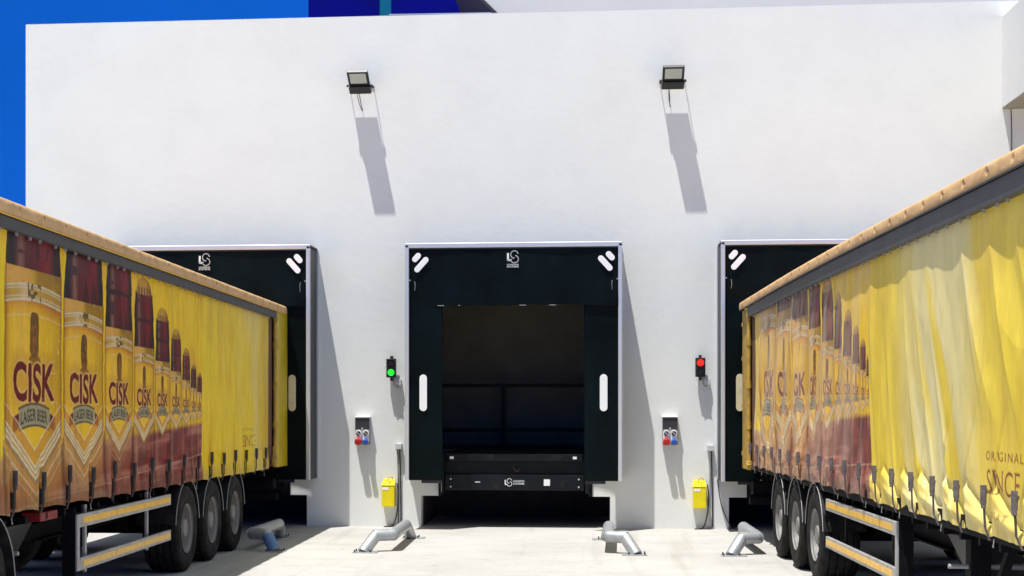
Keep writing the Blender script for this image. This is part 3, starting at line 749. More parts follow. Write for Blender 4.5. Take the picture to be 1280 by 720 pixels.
    # side guard
    for sd in (1, -1):
        g = empty('side_guard', (0, 0, 0)); g.parent = T
        x = sd * 1.225; f = 10.28 + gs; r0 = 7.02 + gs
        fr = MB()
        for z0, z1 in ((.815, .935), (.425, .540)):
            fr.box(x - .018, x + .018, -f, -r0, z0, z1)
        fr.box(x - .018, x + .018, -f - .07, -f, .425, .935)
        fr.build('rail', 'guard_alu', g, bevel=.006)
        up = None
        for s in (7.75 + gs, 9.9 + gs): MB().box(x - sd * .06 - .012, x - sd * .06 + .012, -s - .03, -s + .03, .38, 1.0).build('upright', 'guard_alu' if side > 0 else 'chassis', g)
        up = MB().box(min(x, x - sd * .12), max(x, x - sd * .12), -f - .085, -f - .072, .37, 1.0)
        up.build('end_plate', 'chassis', g)
        rf = MB()
        for z0, z1 in ((.848, .905), (.455, .512)):
            for j in range(3):
                d = (f - r0 - .12) / 3; y0 = -r0 - .04 - j * d
                rf.box(x + sd * .017, x + sd * .021, y0 - d + .012, y0, z0, z1)
        rf.build('reflective_strip', 'reflector', g)
    # landing legs
    for sd in (1, -1):
        l = MB().box(sd * .98 - .075, sd * .98 + .075, -11.75, -11.6, .35, .98).box(sd * .98 - .055, sd * .98 + .055, -11.73, -11.62, .07, .35).box(sd * .98 - .13, sd * .98 + .13, -11.82, -11.53, .03, .07)
        lg = l.build('landing_leg', 'chassis', T, bevel=.008)
        MB().hull([(sd * .96 - .03, -11.8, .25), (sd * .96 + .03, -11.8, .25), (sd * .96 + .03, -11.74, .22), (sd * .96 - .03, -11.74, .22),
                   (sd * .96 - .03, -12.55, .97), (sd * .96 + .03, -12.55, .97), (sd * .96 + .03, -12.45, .97), (sd * .96 - .03, -12.45, .97)]).build('brace', 'chassis', lg)
    MB().cyl((-.95, -11.68, .72), (.95, -11.68, .72), .025, 10).cyl((side * .98, -11.68, .72), (side * 1.2, -11.68, .72), .018, 8).build('crossshaft', 'guard_alu', T)
    # underslung kit: air tank, box, hoses
    MB().cyl((-.45, -7.4, .78), (-.45, -8.5, .78), .15, 20).cyl((.35, -7.6, .80), (.35, -8.3, .80), .13, 20).build('air_tank', 'chassis', T, smooth=True)
    MB().hull([(-.75, -11.15, .42), (.75, -11.15, .42), (.75, -10.75, .42), (-.75, -10.75, .42), (-.95, -11.3, .90), (.95, -11.3, .90), (.95, -10.6, .90), (-.95, -10.6, .90)]).build('pallet_box', 'black', T, bevel=.02)
    if side > 0:
        MB().box(side * 1.0, side * 1.17, -11.05, -10.6, .93, 1.01).build('red_locker', 'fire_red', T, bevel=.01)
    MB().cyl((0, -8.9, .72), (0, -9.15, .72), .48, 36).build('spare_wheel', 'rubber', T, bevel=.03)
    return T

ax_l = math.radians(0.72); ax_r = math.radians(1.86)
# rear-corner positions surveyed on the visible flank
lx, ly = -4.713, -.68
rx, ry = 2.216, -.97
cl = (lx - 1.25 * math.cos(ax_l), ly - 1.25 * math.sin(ax_l), 0)
cr = (rx + 1.25 * math.cos(ax_r), ry + 1.25 * math.sin(ax_r), 0)
sigL = [.18, .22, .29, .37, .45, .56, .69, .85, 1.0]
sigR = [.16, .22, .28, .355, .44, .53, .69, .85, 1.0, 1.15]
make_trailer('curtain_trailer', cl, ax_l, 1, .008,
             'yellow curtain sided trailer at the left dock, taut shaded curtain printed with beer bottles', .955,
             dict(sig=sigL, fix=FIX_L, squeeze=1.0, art0=5.46, seed=3, slack=None), ws=-.15, gs=-.08)
make_trailer('curtain_trailer', cr, ax_r, -1, .001,
             'yellow curtain sided trailer at the right dock with sagging sunlit curtain and faded bottles', 1.045,
             dict(sig=sigR, fix=FIX_R, squeeze=.88, art0=9.12, seed=13, slack=lambda S: np.interp(S, [1, 2, 6, 8, 10, 13.5], [.55, .62, .5, .28, .42, .5])), L=14.05, s0=1.27, ws=-.2, gs=-.2)

# ------------------------------------------------------------------ tractor under the left trailer (only its drive axle shows)
def make_tractor():
    a = ax_l; d = Vector((math.sin(a), -math.cos(a), 0)); o = Vector(cl) + d * 12.45
    T = empty('truck_tractor', tuple(o), a, 'tractor unit coupled under the front of the left trailer, only a drive wheel showing', 'truck')
    c = MB()
    for x in (-.42, .42): c.box(x - .04, x + .04, -4.6, .8, .68, .92)
    c.box(-.5, .5, -.35, .35, .92, 1.02).cyl((-.9, 0, .5), (.9, 0, .5), .09, 14).cyl((-.9, -3.7, .48), (.9, -3.7, .48), .07, 14)
    c.build('chassis_frame', 'chassis', T)
    for sd in (1, -1):
        make_wheel(T, sd * 1.20, 0, sd, width=.60); make_wheel(T, sd * 1.20, -3.7, sd, width=.30)
        mudguard(T, sd * 1.20, 0, sd, 5, 175, .60, .62)
    cab = MB()
    cab.prism([(0, 0)] * 0 or [(-1.2, .55), (1.2, .55), (1.2, 3.05), (1.0, 3.25), (-1.0, 3.25), (-1.2, 3.05)], -5.1, -3.0)
    cb = cab.build('cab', 'cab', T, bevel=.08, seg=4)
    MB().box(-1.02, 1.02, -5.125, -5.10, 1.75, 2.65).build('windscreen', 'black', T, bevel=.01)
    for sd in (1, -1):
        MB().box(sd * 1.2, sd * 1.212, -4.95, -4.2, 1.8, 2.55).build('side_window', 'black', T)
        MB().box(sd * 1.28, sd * 1.46, -5.15, -5.05, 1.9, 2.4).box(min(sd * 1.2, sd * 1.3), max(sd * 1.2, sd * 1.3), -5.11, -5.09, 2.1, 2.15).build('mirror', 'black', T, bevel=.02)
        MB().box(sd * .72, sd * 1.08, -5.13, -5.10, .68, .92).build('headlight', 'lamp_glass', T, bevel=.01)
    return T
make_tractor()

# ------------------------------------------------------------------ building
BAY = 4.77; XC = -1.195
bays = [XC - BAY, XC, XC + BAY]
XL, XR, ZT = -9.08, 6.19, 8.04
B = empty('warehouse', (0, 0, 0), 0, 'white plastered warehouse wall with three loading docks', 'building')
def wall_front():
    xs = [XL, 14.0]; zs = [-.3, ZT]; holes = []
    for c in bays:
        holes += [(c - 1.475, c + 1.475, -.3, .49), (c - 1.2, c + 1.2, .49, 3.95)]
        xs += [c - 1.475, c - 1.2, c + 1.2, c + 1.475]
    zs += [.49, 3.95, 1.15, 6.42]
    xs = sorted(set(xs)); zs = sorted(set(zs))
    bm = bmesh.new(); V = {}
    def vt(x, z):
        if (x, z) not in V: V[(x, z)] = bm.verts.new((x, 0, z))
        return V[(x, z)]
    for x0, x1 in zip(xs, xs[1:]):
        for z0, z1 in zip(zs, zs[1:]):
            cx, cz = (x0 + x1) / 2, (z0 + z1) / 2
            if any(h[0] < cx < h[1] and h[2] < cz < h[3] for h in holes): continue
            bm.faces.new((vt(x0, z0), vt(x1, z0), vt(x1, z1), vt(x0, z1)))
    r = bmesh.ops.extrude_face_region(bm, geom=bm.faces[:])
    for g in r['geom']:
        if isinstance(g, bmesh.types.BMVert): g.co.y += .28
    m = MB(); m.bm.free(); m.bm = bm
    return m
wall_front().build('front_wall', 'plaster', B)
MB().box(XL, 9.5, .02, .28, ZT, ZT + .012).build('parapet_coping', 'alu', B)
# remaining shell: side wall, back wall, roof with a long skylight slot
sh = MB()
sh.box(XL, XL + .28, .28, 9.0, -.3, ZT - .6).box(XL, 9.5, 9.0, 9.3, -.3, ZT - .6).box(9.22, 9.5, .28, 9.0, -.3, ZT - .6)
sh.build('outer_wall', 'plaster', B)
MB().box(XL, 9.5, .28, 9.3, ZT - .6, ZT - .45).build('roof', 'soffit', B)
# warehouse floor with dock pits
fl = MB(); xs = [XL + .28]
for c in bays: xs += [c - 1.475, c + 1.475]
xs.append(9.22)
for i in range(0, len(xs) - 1, 2): fl.box(xs[i], xs[i + 1], .28, 2.6, .0, 1.15)
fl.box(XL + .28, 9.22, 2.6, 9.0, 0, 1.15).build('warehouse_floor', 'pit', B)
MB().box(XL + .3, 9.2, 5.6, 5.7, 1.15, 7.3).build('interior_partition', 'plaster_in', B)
# wing that projects at the right, over an open bay
w = MB().box(XR, 14, -4.2, -.003, 6.425, 7.80).build('projecting_wing', 'plaster', B)
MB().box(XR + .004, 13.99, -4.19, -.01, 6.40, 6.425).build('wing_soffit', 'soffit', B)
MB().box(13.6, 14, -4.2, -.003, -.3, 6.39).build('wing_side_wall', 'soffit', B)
MB().tube([(XR + .09, -.012, 7.25), (XR + .12, -.012, 6.9), (XR + .10, -.012, 6.55), (XR + .14, -.012, 6.35), (XR + .13, -.012, 5.2)], .006, 5).build('hanging_wire', 'cable', B)

# ------------------------------------------------------------------ dock shelters
def pill(mb, x, z, w, h, ang=0, y=-.706, t=.006, n=8):
    r = w / 2; pts = []
    for k in range(n + 1): a = PI * k / n; pts.append((r * math.cos(a), (h / 2 - r) + r * math.sin(a)))
    for k in range(n + 1): a = PI + PI * k / n; pts.append((r * math.cos(a), -(h / 2 - r) + r * math.sin(a)))
    ca, sa = math.cos(ang), math.sin(ang)
    mb.prism([(x + px * ca - pz * sa, z + px * sa + pz * ca) for px, pz in pts], y, y + t)
def curve_pts(f, n): return [f(i / n) for i in range(n + 1)]
def ribbon(mb, pts, w, y, t=.004):
    P = [Vector((p[0], 0, p[1])) for p in pts]
    for a, b in zip(P, P[1:]):
        d = (b - a); L_ = d.length
        if L_ < 1e-6: continue
        d /= L_; n = Vector((-d.z, 0, d.x)) * w / 2; a2 = a - d * w * .15; b2 = b + d * w * .15
        q = [a2 - n, b2 - n, b2 + n, a2 + n]
        mb.hull([(v.x, y, v.z) for v in q] + [(v.x, y + t, v.z) for v in q])
def logo(parent, x, z, h, y, layout='stack'):
    """line emblem: an L running into an S, with two lines of small lettering"""
    mb = MB(); s = h
    L0 = [(x - .40 * s, z + .28 * s), (x - .40 * s, z - .28 * s), (x - .12 * s, z - .28 * s)]
    ribbon(mb, L0[:2], .16 * s, y); ribbon(mb, L0[1:], .16 * s, y)
    up = [(x + .13 * s + .30 * s * math.cos(a), z + .18 * s + .30 * s * math.sin(a)) for a in [math.radians(15 + 9 * i) for i in range(29)]]
    lo = [(x + .13 * s + .32 * s * math.cos(a), z - .20 * s + .30 * s * math.sin(a)) for a in [math.radians(75 - 9 * i) for i in range(28)]]
    ribbon(mb, up, .085 * s, y); ribbon(mb, lo, .085 * s, y)
    o = mb.build('logo', 'logo_white', parent)
    for i, wd in enumerate(('LOADING', 'SYSTEMS')):
        me = text_mesh(wd, .01)
        v = np.array([p.co[:] for p in me.vertices]); mn, mx = v.min(0), v.max(0)
        if layout == 'stack': bx, bw, bh, bz = x - .48 * s, .96 * s, .13 * s, z - .72 * s - i * .17 * s
        else: bx, bw, bh, bz = x + .62 * s, 1.45 * s, .24 * s, z + .04 * s - i * .34 * s
        for p in me.vertices:
            p.co = ((bx + (p.co.x - mn[0]) / (mx[0] - mn[0]) * bw), y - .001, bz + (p.co.y - mn[1]) / (mx[1] - mn[1]) * bh)
        me.materials.append(M['logo_white']); t = bpy.data.objects.new('lettering', me); COL.objects.link(t); t.parent = o
    return o

def make_shelter(cx, label, mark='white_mark'):
    S = empty('dock_shelter', (cx, 0, 0), 0, label, 'dock shelter', 'dock shelters round the loading bays')
    W = 1.65; z0, z1 = .765, 4.385
    for sd in (-1, 1):
        a = sd * W
        # fabric side wall
        gy, gz = np.meshgrid(np.linspace(-.655, -.004, 24), np.linspace(z0, z1 - .03, 60), indexing='ij')
        gx = a - sd * .012 - sd * .010 * np.sin((gy + .66) / .65 * PI) + sd * .008 * (fbm(gy * 6, gz * 1.5, 4 + sd) - .5)
        sp = grid_object('side_panel', gx, gy, gz, 'shelter_side', S)
        mod = sp.modifiers.new('thick', 'SOLIDIFY'); mod.thickness = .006
        MB().box(a - .012 if sd < 0 else a - .030, a + .030 if sd < 0 else a + .012, -.030, -.002, z0, z1 - .03).build('wall_flange', 'alu', S)
    fr = MB()
    for sd in (-1, 1):
        a = sd * W; fr.box(min(a, a - sd * .062), max(a, a - sd * .062), -.715, -.655, z0, z1 - .02)
    fr.box(-W, W, -.715, -.655, z1 - .075, z1)
    fr.build('front_frame', 'alu', S, bevel=.012, seg=3)
    MB().box(-W + .004, W - .004, -.654, -.004, z1 - .025, z1 - .002).build('top_panel', 'shelter_side', S)
    MB().box(-W + .064, W - .064, -.708, -.700, z1 - .095, z1 - .0755).build('clamp_strip', 'black', S)
    # curtains
    def cloth(name, x0, x1, za, zb, y, amp, nx, nz, seed, hang=0):
        gx, gz = np.meshgrid(np.linspace(x0, x1, nx), np.linspace(za, zb, nz), indexing='ij')
        gy = y + amp * (fbm(gx * 1.3 + seed, gz * 2.2 + gx * .8, seed) - .5) + amp * .5 * (fbm(gx * 5, gz * 3, seed + 3) - .5)
        if hang:
            gz = gz + 0 * gx
            edge = np.clip((zb - gz) / (zb - za), 0, 1)
            gy = gy + .02 * np.sin(gx * 3.1) * edge
            gz = gz + .012 * np.sin(gx * 2.2 + .6) * edge
        o = grid_object(name, gx, gy, gz, 'curtain_black', S)
        mo = o.modifiers.new('thick', 'SOLIDIFY'); mo.thickness = .004
        return o
    iw = W - .062
    for sd in (-1, 1):
        a, b = sorted((sd * iw, sd * 1.075))
        c = cloth('side_curtain', a, b, z0, z1 - .08, -.675, .018, 20, 70, 11 + sd)
        mk = MB(); pill(mk, sd * 1.37, 2.10, .115, .56, 0, -.690 - .01); mk.build('guide_mark', mark, c, bevel=.003)
        # rear light cover pad at curtain foot
        MB().box(min(sd * 1.40, sd * 1.09), max(sd * 1.40, sd * 1.09), -.67, -.655, z0 - .045, z0 + .02).build('foot_weight', 'black', c)
        hk = MB().tube([(sd * 1.50, -.70, 3.80), (sd * 1.49, -.712, 3.74), (sd * 1.50, -.708, 3.66)], .004, 5).cyl((sd * 1.575, -.71, 3.82), (sd * 1.575, -.69, 3.82), .012, 8)
        hk.build('curtain_cord', 'grey_box', c)
    t = cloth('top_curtain', -iw, iw, 3.425, z1 - .08, -.690, .03, 90, 40, 21, hang=1)
    for sd in (-1, 1):
        ang = sd * math.radians(42)
        for X_, Z_, H_ in ((1.395, 4.055, .285), (1.470, 4.165, .160)):
            tm = MB(); pill(tm, sd * X_, Z_, .088, H_, ang, -.722); tm.build('corner_mark', 'white_mark', t, bevel=.003)

    logo(t, 0, 4.165, .185, -.722)
    # fold pads behind the top curtain corners
    for sd in (-1, 1):
        MB().box(min(sd * 1.08, sd * 1.33), max(sd * 1.08, sd * 1.33), -.60, -.592, 3.18, 3.44).build('corner_flap', 'curtain_black', S)
    hm = MB()
    for x in (-1.1, -.78, -.35, .15, .6, 1.1): hm.box(x - .05, x + .05, -.700, -.696, 3.428, 3.434)
    hm.build('hem_rivets', 'grey_light', t)
    return S
make_shelter(bays[0], 'black fabric dock shelter half hidden behind the left trailer', 'cream_mark')
make_shelter(bays[1], 'black fabric dock shelter in the middle, open with no trailer before it')
make_shelter(bays[2], 'black fabric dock shelter mostly hidden behind the right trailer', 'cream_mark')

# ------------------------------------------------------------------ dock levellers
def make_leveller(label):
    Lv = empty('dock_leveller', (0, 0, 0), 0, label, 'dock leveller', 'dock levellers')
    MB().box(-1.12, 1.12, -.02, 2.55, 1.135, 1.152).build('platform', 'leveller', Lv, bevel=.003)
    MB().box(-1.02, 1.05, -.155, -.02, 1.04, 1.150).build('lip', 'leveller', Lv, bevel=.006)
    f = MB().box(-1.08, 1.08, -.012, .02, .84, 1.03)          # recessed face
    f.build('rear_plate', 'leveller', Lv)
    b = MB().box(-1.09, 1.07, -.105, -.02, .585, .83).build('front_beam', 'leveller', Lv, bevel=.006)
    logo(b, -.10, .712, .12, -.112, 'side')
    MB().box(.45, .545, -.109, -.106, .66, .76).build('rating_plate', 'white_mark', b)
    MB().box(-.62, -.54, -.109, -.106, .705, .722).build('small_sticker', 'grey_light', b)
    bolts = MB()
    for x in (-1.0, .99):
        for z in (.64, .76): bolts.cyl((x, -.116, z), (x, -.105, z), .014, 8)
    bolts.build('bolts', 'grey_light', b)
    s = MB()
    for x in (-.98, .93): s.box(x - .03, x + .03, -.16, -.156, 1.075, 1.115)
    s.build('lip_sticker', 'white_mark', Lv)
    p = MB()
    p.box(-1.165, -1.105, -.17, .02, .54, 1.15).box(-1.205, -1.150, .0, .05, .485, 1.15)
    p.build('side_frame', 'leveller', Lv)
    MB().box(1.09, 1.15, -.10, .02, .54, 1.10).box(1.141, 1.205, .0, .05, .485, 1.15).build('side_frame', 'leveller', Lv)
    MB().box(-1.145, -1.135, -.176, -.171, .56, 1.13).build('guide_rail', 'grey_box', Lv)
    MB().tube([(-.02, -.03, .95), (.0, -.05, .90), (.04, -.05, .87), (.06, -.03, .92)], .012, 6).build('lifting_ring', 'dust', Lv)
    MB().cyl((0, .5, .62), (0, 1.9, 1.0), .05, 12).box(-1.0, 1.0, .4, .5, .60, .72).build('hydraulic_ram', 'leveller', Lv)
    return Lv
lv = make_leveller('black steel dock leveller in the middle bay, lip folded above a dark pit'); lv.location.x = bays[1]
for c, lb in ((bays[0], 'black steel dock leveller behind the left trailer'), (bays[2], 'black steel dock leveller behind the right trailer')):
    q = copy_tree(lv); q.location.x = c; q['label'] = lb
# pit back plates are part of the building
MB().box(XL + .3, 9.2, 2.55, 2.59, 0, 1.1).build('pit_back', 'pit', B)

# pallet rack inside
R_ = empty('pallet_rack', (XC, 4.9, 1.15), 0, 'dim pallet rack seen through the open middle dock', 'rack')
for x in (-4.3, -2.4, -.43, 2.3, 4.3): MB().box(x - .05, x + .05, -.45, -.35, 0, 1.16).build('upright', 'rack', R_)
for z in (.30, 1.12): MB().box(-4.3, 4.3, -.47, -.451, z - .035, z + .035).build('beam', 'rack', R_)

# ------------------------------------------------------------------ floodlights
def make_flood(px, py, dx, label):
    x, z = at(px, py, -.2)
    F = empty('floodlight', (x, 0, z), 0, label, 'floodlight', 'floodlights high on the wall')
    a = Vector((0, -.13, -.17)); b = Vector((0, -.52, .065))     # near-wall low edge, outer high edge
    ax_ = (b - a).normalized(); nr = ax_.cross(Vector((1, 0, 0))).normalized()
    if nr.y > 0: nr = -nr
    nr = Vector((0, ax_.z, -ax_.y)); nr = -nr if nr.y > 0 else nr
    nrm = Vector((0, -abs(ax_.z), -abs(ax_.y)))                   # face looks out and down
    def P(u, t, s): return Vector((s, 0, 0)) + a + ax_ * u - nrm * t
    L_ = (b - a).length
    def slab(mb, u0, u1, t0, t1, s0, s1):
        mb.hull([P(u0, t0, s0), P(u0, t0, s1), P(u0, t1, s1), P(u0, t1, s0), P(u1, t0, s0), P(u1, t0, s1), P(u1, t1, s1), P(u1, t1, s0)])
    h = MB(); slab(h, .16, L_, 0, .05, -.165, .165); hb = h.build('housing', 'black', F, bevel=.006)
    g = MB(); slab(g, .21, L_ - .03, -.003, -.0005, -.128, .128); g.build('lens', 'lamp_glass', hb)
    c = MB(); slab(c, 0, .155, -.03, .06, -.17, .17)
    for k in range(9):
        s = -.14 + k * .035; slab(c, .18, L_ - .03, .05, .075, s - .004, s + .004)
    c.build('driver_box', 'black', F, bevel=.006)
    br = MB()
    for sd in (-1, 1):
        br.hull([P(.12, .0, sd * .175), P(.12, .0, sd * .183), P(.18, .0, sd * .183), P(.18, 0, sd * .175), Vector((sd * .175, -.012, -.30)), Vector((sd * .183, -.012, -.30)), Vector((sd * .183, -.012, -.26)), Vector((sd * .175, -.012, -.26))])
        br.cyl(P(.15, .02, sd * .165), P(.15, .02, sd * .20), .022, 10)
    br.box(-.183, .183, -.012, -.003, -.30, -.26)
    br = MB()
    for sd in (-1, 1):
        x_ = sd * .19
        br.tube([tuple(P(.14, .02, x_)), (x_, -.012, -.06)], .007, 5, smooth=0)
        br.cyl(P(.14, .02, sd * .165), P(.14, .02, sd * .205), .022, 10)
    br.box(-.197, .197, -.016, -.003, -.075, -.045)
    br.build('bracket', 'black', F)
    MB().tube([(-.06, -.15, -.16), (-.04, -.10, -.30), (-.02 + dx, -.04, -.42), (.0 + dx, -.012, -.45), (-.03 + dx, -.008, -.34), (-.05, -.006, -.12)], .0055, 6).build('supply_cable', 'cable', F)
    return F
make_flood(450, 101, .02, 'black floodlight on the wall above the gap between left and middle docks')
make_flood(841, 95, -.02, 'black floodlight on the wall above the gap between middle and right docks')

# ------------------------------------------------------------------ dock signal lights
def make_signal(px, py, green, label):
    x, z = at(px, py, -.12)
    S = empty('signal_light', (x, 0, z), 0, label, 'signal light', 'dock signal lights')
    MB().box(-.075, .075, -.15, -.06, -.15, .145).box(-.02, .02, -.11, -.09, .145, .19).box(-.02, .02, -.11, -.09, -.20, -.15).build('housing', 'black', S, bevel=.008)
    MB().box(-.02, .02, -.09, -.003, .165, .19).box(-.02, .02, -.09, -.003, -.20, -.175).build('bracket', 'black', S)
    for zz, mt, nm in ((.07, 'red_off' if green else 'red_lit', 'red_lens'), (-.07, 'green_lit' if green else 'green_off', 'green_lens')):
        m = MB(); m.cyl((0, -.151, zz), (0, -.163, zz), .052, 24, .044).build(nm, mt, S, smooth=True)
        v = MB()
        n = 10
        for k in range(n):
            a0, a1 = math.radians(20 + 140 * k / n), math.radians(20 + 140 * (k + 1) / n)
            f = lambda a, r, y: (r * math.cos(a), y, zz + r * math.sin(a))
            v.hull([f(a0, .058, -.15), f(a1, .058, -.15), f(a1, .058, -.185), f(a0, .058, -.185), f(a0, .063, -.15), f(a1, .063, -.15), f(a1, .063, -.19), f(a0, .063, -.19)])
        v.build('visor', 'black', S)
    bx, bz = (.10, -.225)
    MB().box(bx - .05, bx + .05, -.08, -.003, bz - .05, bz + .05).build('junction_box', 'grey_light', S, bevel=.006)
    MB().tube([(.03, -.10, -.15), (.04, -.08, -.25), (.08, -.07, -.30), (.095, -.05, -.29), (bx, -.04, bz - .05)], .008, 8).build('flex_cable', 'grey_box', S, smooth=True)
    return S
make_signal(489, 460, True, 'dock signal light showing green, left of the middle dock')
make_signal(875.5, 459, False, 'dock signal light showing red, left of the right dock')

# ------------------------------------------------------------------ socket boxes
def make_sockets(px, py, label):
    x, z = at(px, py, -.1)
    S = empty('socket_box', (x, 0, z), 0, label, 'socket box', 'power socket boxes on the wall')
    m = MB(); m.prism([(0, 0)] * 0 or [(-.115, -.215), (.115, -.215), (.115, .215), (-.115, .215)], -.115, -.003)
    m.build('housing', 'grey_box', S, bevel=.008)
    MB().hull([(-.12, -.003, .217), (.12, -.003, .217), (.12, -.135, .217), (-.12, -.135, .217), (-.12, -.003, .232), (.12, -.003, .232), (.12, -.135, .225), (-.12, -.135, .225)]).build('rain_lid', 'white_plastic', S)
    MB().box(-.112, .112, -.120, -.1155, .03, .20).build('nameplate', 'dark_trim', S)
    MB().cyl((0, -.125, .045), (0, -.116, .045), .014, 12).box(-.006, .006, -.124, -.117, -.03, .045).build('padlock', 'alu', S)
    for sx, mt in ((-.058, 'red_plastic'), (.058, 'blue_plastic')):
        p = MB(); pill(p, sx, -.085, .098, .215, 0, -.135, .02, 12); k = p.build('socket_plate', 'white_plastic', S, bevel=.006)
        d = MB(); d.cyl((sx, -.150, -.035), (sx, -.135, -.035), .036, 20).build('rotary_switch', 'dark_trim', k)
        MB().hull([(sx - .03, -.156, -.015), (sx - .022, -.156, -.007), (sx + .03, -.156, -.055), (sx + .022, -.156, -.063), (sx - .03, -.150, -.015), (sx - .022, -.150, -.007), (sx + .03, -.150, -.055), (sx + .022, -.150, -.063)]).build('pointer', 'alu', k)
        r = .052 if mt[0] == 'r' else .042
        MB().cyl((sx, -.125, -.150), (sx, -.205, -.168), r, 24, r * 1.02).cyl((sx, -.205, -.168), (sx, -.212, -.1695), r * .8, 24).build('socket_cover', mt, k, bevel=.004, smooth=True)
    return S
make_sockets(453, 539, 'grey power socket box with red and blue outlets, between left and middle docks')
make_sockets(837.5, 539, 'grey power socket box with red and blue outlets, between middle and right docks')

# ------------------------------------------------------------------ yellow boxes
def make_ybox(px, py, tilt, label):
    x, z = at(px, py, -.13)
    S = empty('control_box', (x, 0, z), 0, label, 'control box', 'small yellow boxes on the wall')
    h = MB()
    h.hull([(-.10, -.19, -.20), (.10, -.19, -.20), (.10, -.006, -.20), (-.10, -.006, -.20), (-.10, -.19, .12), (.10, -.19, .12), (.10, -.006, .12), (-.10, -.006, .12)])
    h.build('housing', 'yellow_box', S, bevel=.01)
    MB().hull([(-.105, -.195, .122), (.105, -.195, .122), (.105, -.004, .122), (-.105, -.004, .122), (-.105, -.195, .14), (.105, -.195, .14), (.085, -.004, .23), (-.085, -.004, .23)]).build('hood', 'yellow_box', S, bevel=.006)
    MB().box(-.09, .01, -.1935, -.1905, .06, .10).build('sticker', 'white_mark', S)
    MB().tube([(-.02, -.10, .19), (0, -.10, .25), (.05, -.09, .26), (.06, -.06, .22)], .008, 6).tube([(.03, -.12, .18), (.02, -.15, .20), (.02, -.19, .15)], .007, 6).build('hook', 'post_gold', S)
    cx_ = .125
    MB().tube([(cx_, -.05, .16), (cx_ + .02, -.04, .0), (cx_ + .015, -.03, -.20), (cx_ - .02, -.03, -.40), (cx_ - .06, -.05, -z + .02), (cx_ - .12, -.12, -z + .01), (cx_ - .2, -.10, -z + .01)], .010, 7).build('lead', 'cable', S, smooth=True)
    return S
make_ybox(485.5, 617, 0, 'yellow box with hooded lid and dangling dark lead, left of the middle dock')
make_ybox(874.5, 619, 0, 'yellow box with hooded lid, low on the wall left of the right dock')

# ------------------------------------------------------------------ cable boxes and conduits to the ground
def make_conduit(px, py, label, hook):
    x, z = at(px, py, -.05)
    S = empty('cable_outlet', (x, 0, z), 0, label, 'cable outlet', 'wall cable outlets')
    MB().box(-.05, .05, -.10, -.003, -.045, .045).build('junction_box', 'grey_light', S, bevel=.006)
    MB().tube([(.015, -.06, -.045), (.02, -.035, -.3), (.03, -.025, -z + .4), (.035, -.02, -z)], .011, 7, smooth=2).build('black_cable', 'cable', S, smooth=True)
    MB().tube([(-.02, -.05, -.045), (-.012, -.02, -.4), (-.01, -.015, -z)], .008, 7, smooth=2).build('thin_cable', 'grey_light' if hook else 'cable', S, smooth=True)
    MB().box(-.03, .06, -.04, -.003, -z, -z + .03).build('entry_plate', 'grey_box', S)
    if hook:
        MB().tube([(.10, -.02, -.35), (.13, -.02, -.7), (.20, -.03, -1.0), (.32, -.05, -z + .02)], .008, 7, smooth=2).build('loose_cable', 'cable', S, smooth=True)
    return S
make_conduit(498.5, 558, 'pale cable outlet with dark cables running down, left of the middle dock', False)
make_conduit(888, 560, 'pale cable outlet with a loose black cable below, left of the right dock', True)

# ------------------------------------------------------------------ wheel guides
def make_guide(cx, sd, label, blue=False):
    G = empty('wheel_guide', (cx + sd * 1.5, -3.4, 0), 0, label, 'wheel guide', 'bent pipe wheel guides on the yard')
    ox, oy = cx + sd * 1.5, -3.4
    P = [(sd * 1.765, -4.36, .0), (sd * 1.62, -4.20, .21), (sd * 1.40, -4.10, .215), (sd * 1.43, -2.45, .215), (sd * 1.39, -2.10, .0)]
    P = [Vector((cx + x - ox, y - oy, z)) for x, y, z in P]
    # mitred corners, lightly eased
    Q = [P[0]]
    for i in range(1, 4):
        a, b, c = P[i - 1], P[i], P[i + 1]
        e = .045
        Q += [b + (a - b).normalized() * e, b, b + (c - b).normalized() * e]
    Q.append(P[4])
    m = MB().tube([tuple(q) for q in Q], .078, 24, smooth=1)
    G_ = m.build('pipe', 'galv', G, smooth=True)
    for p in (P[0], P[4]):
        b = MB().box(p.x - .13 - (.06 * sd if sd > 0 else 0), p.x + .13 - (.06 * sd if sd < 0 else 0), p.y - .11, p.y + .11, .0, .012)
        b.build('base_plate', 'galv', G, bevel=.002)
        k = MB()
        for dx in (-.10, .10):
            for dy in (-.08, .08): k.cyl((p.x + dx, p.y + dy, .012), (p.x + dx, p.y + dy, .04), .011, 6)
        k.build('anchor_bolts', 'dark_trim', G)
    for i in (1, 2, 3):
        a, b, c = P[i - 1], P[i], P[i + 1]; t = ((c - b).normalized() + (b - a).normalized()).normalized()
        MB().cyl(b - t * .005, b + t * .005, .0805, 24).build('weld_seam', 'galv', G)
    if blue:
        d = (P[1] - P[0]).normalized()
        MB().cyl(P[0] + d * .01, P[1] - d * .03, .080, 24).build('blue_sleeve', 'blue_paint', G, smooth=True)
    return G
make_guide(bays[0] + .08, 1, 'bent pipe wheel guide with blue painted leg, in the left trailer\'s shade', True)
make_guide(bays[1], -1, 'galvanised bent pipe wheel guide on the left side of the empty middle dock')
make_guide(bays[1], 1, 'galvanised bent pipe wheel guide on the right side of the empty middle dock')
make_guide(bays[2] - .05, -1, 'galvanised bent pipe wheel guide beside the right trailer\'s rear wheels')

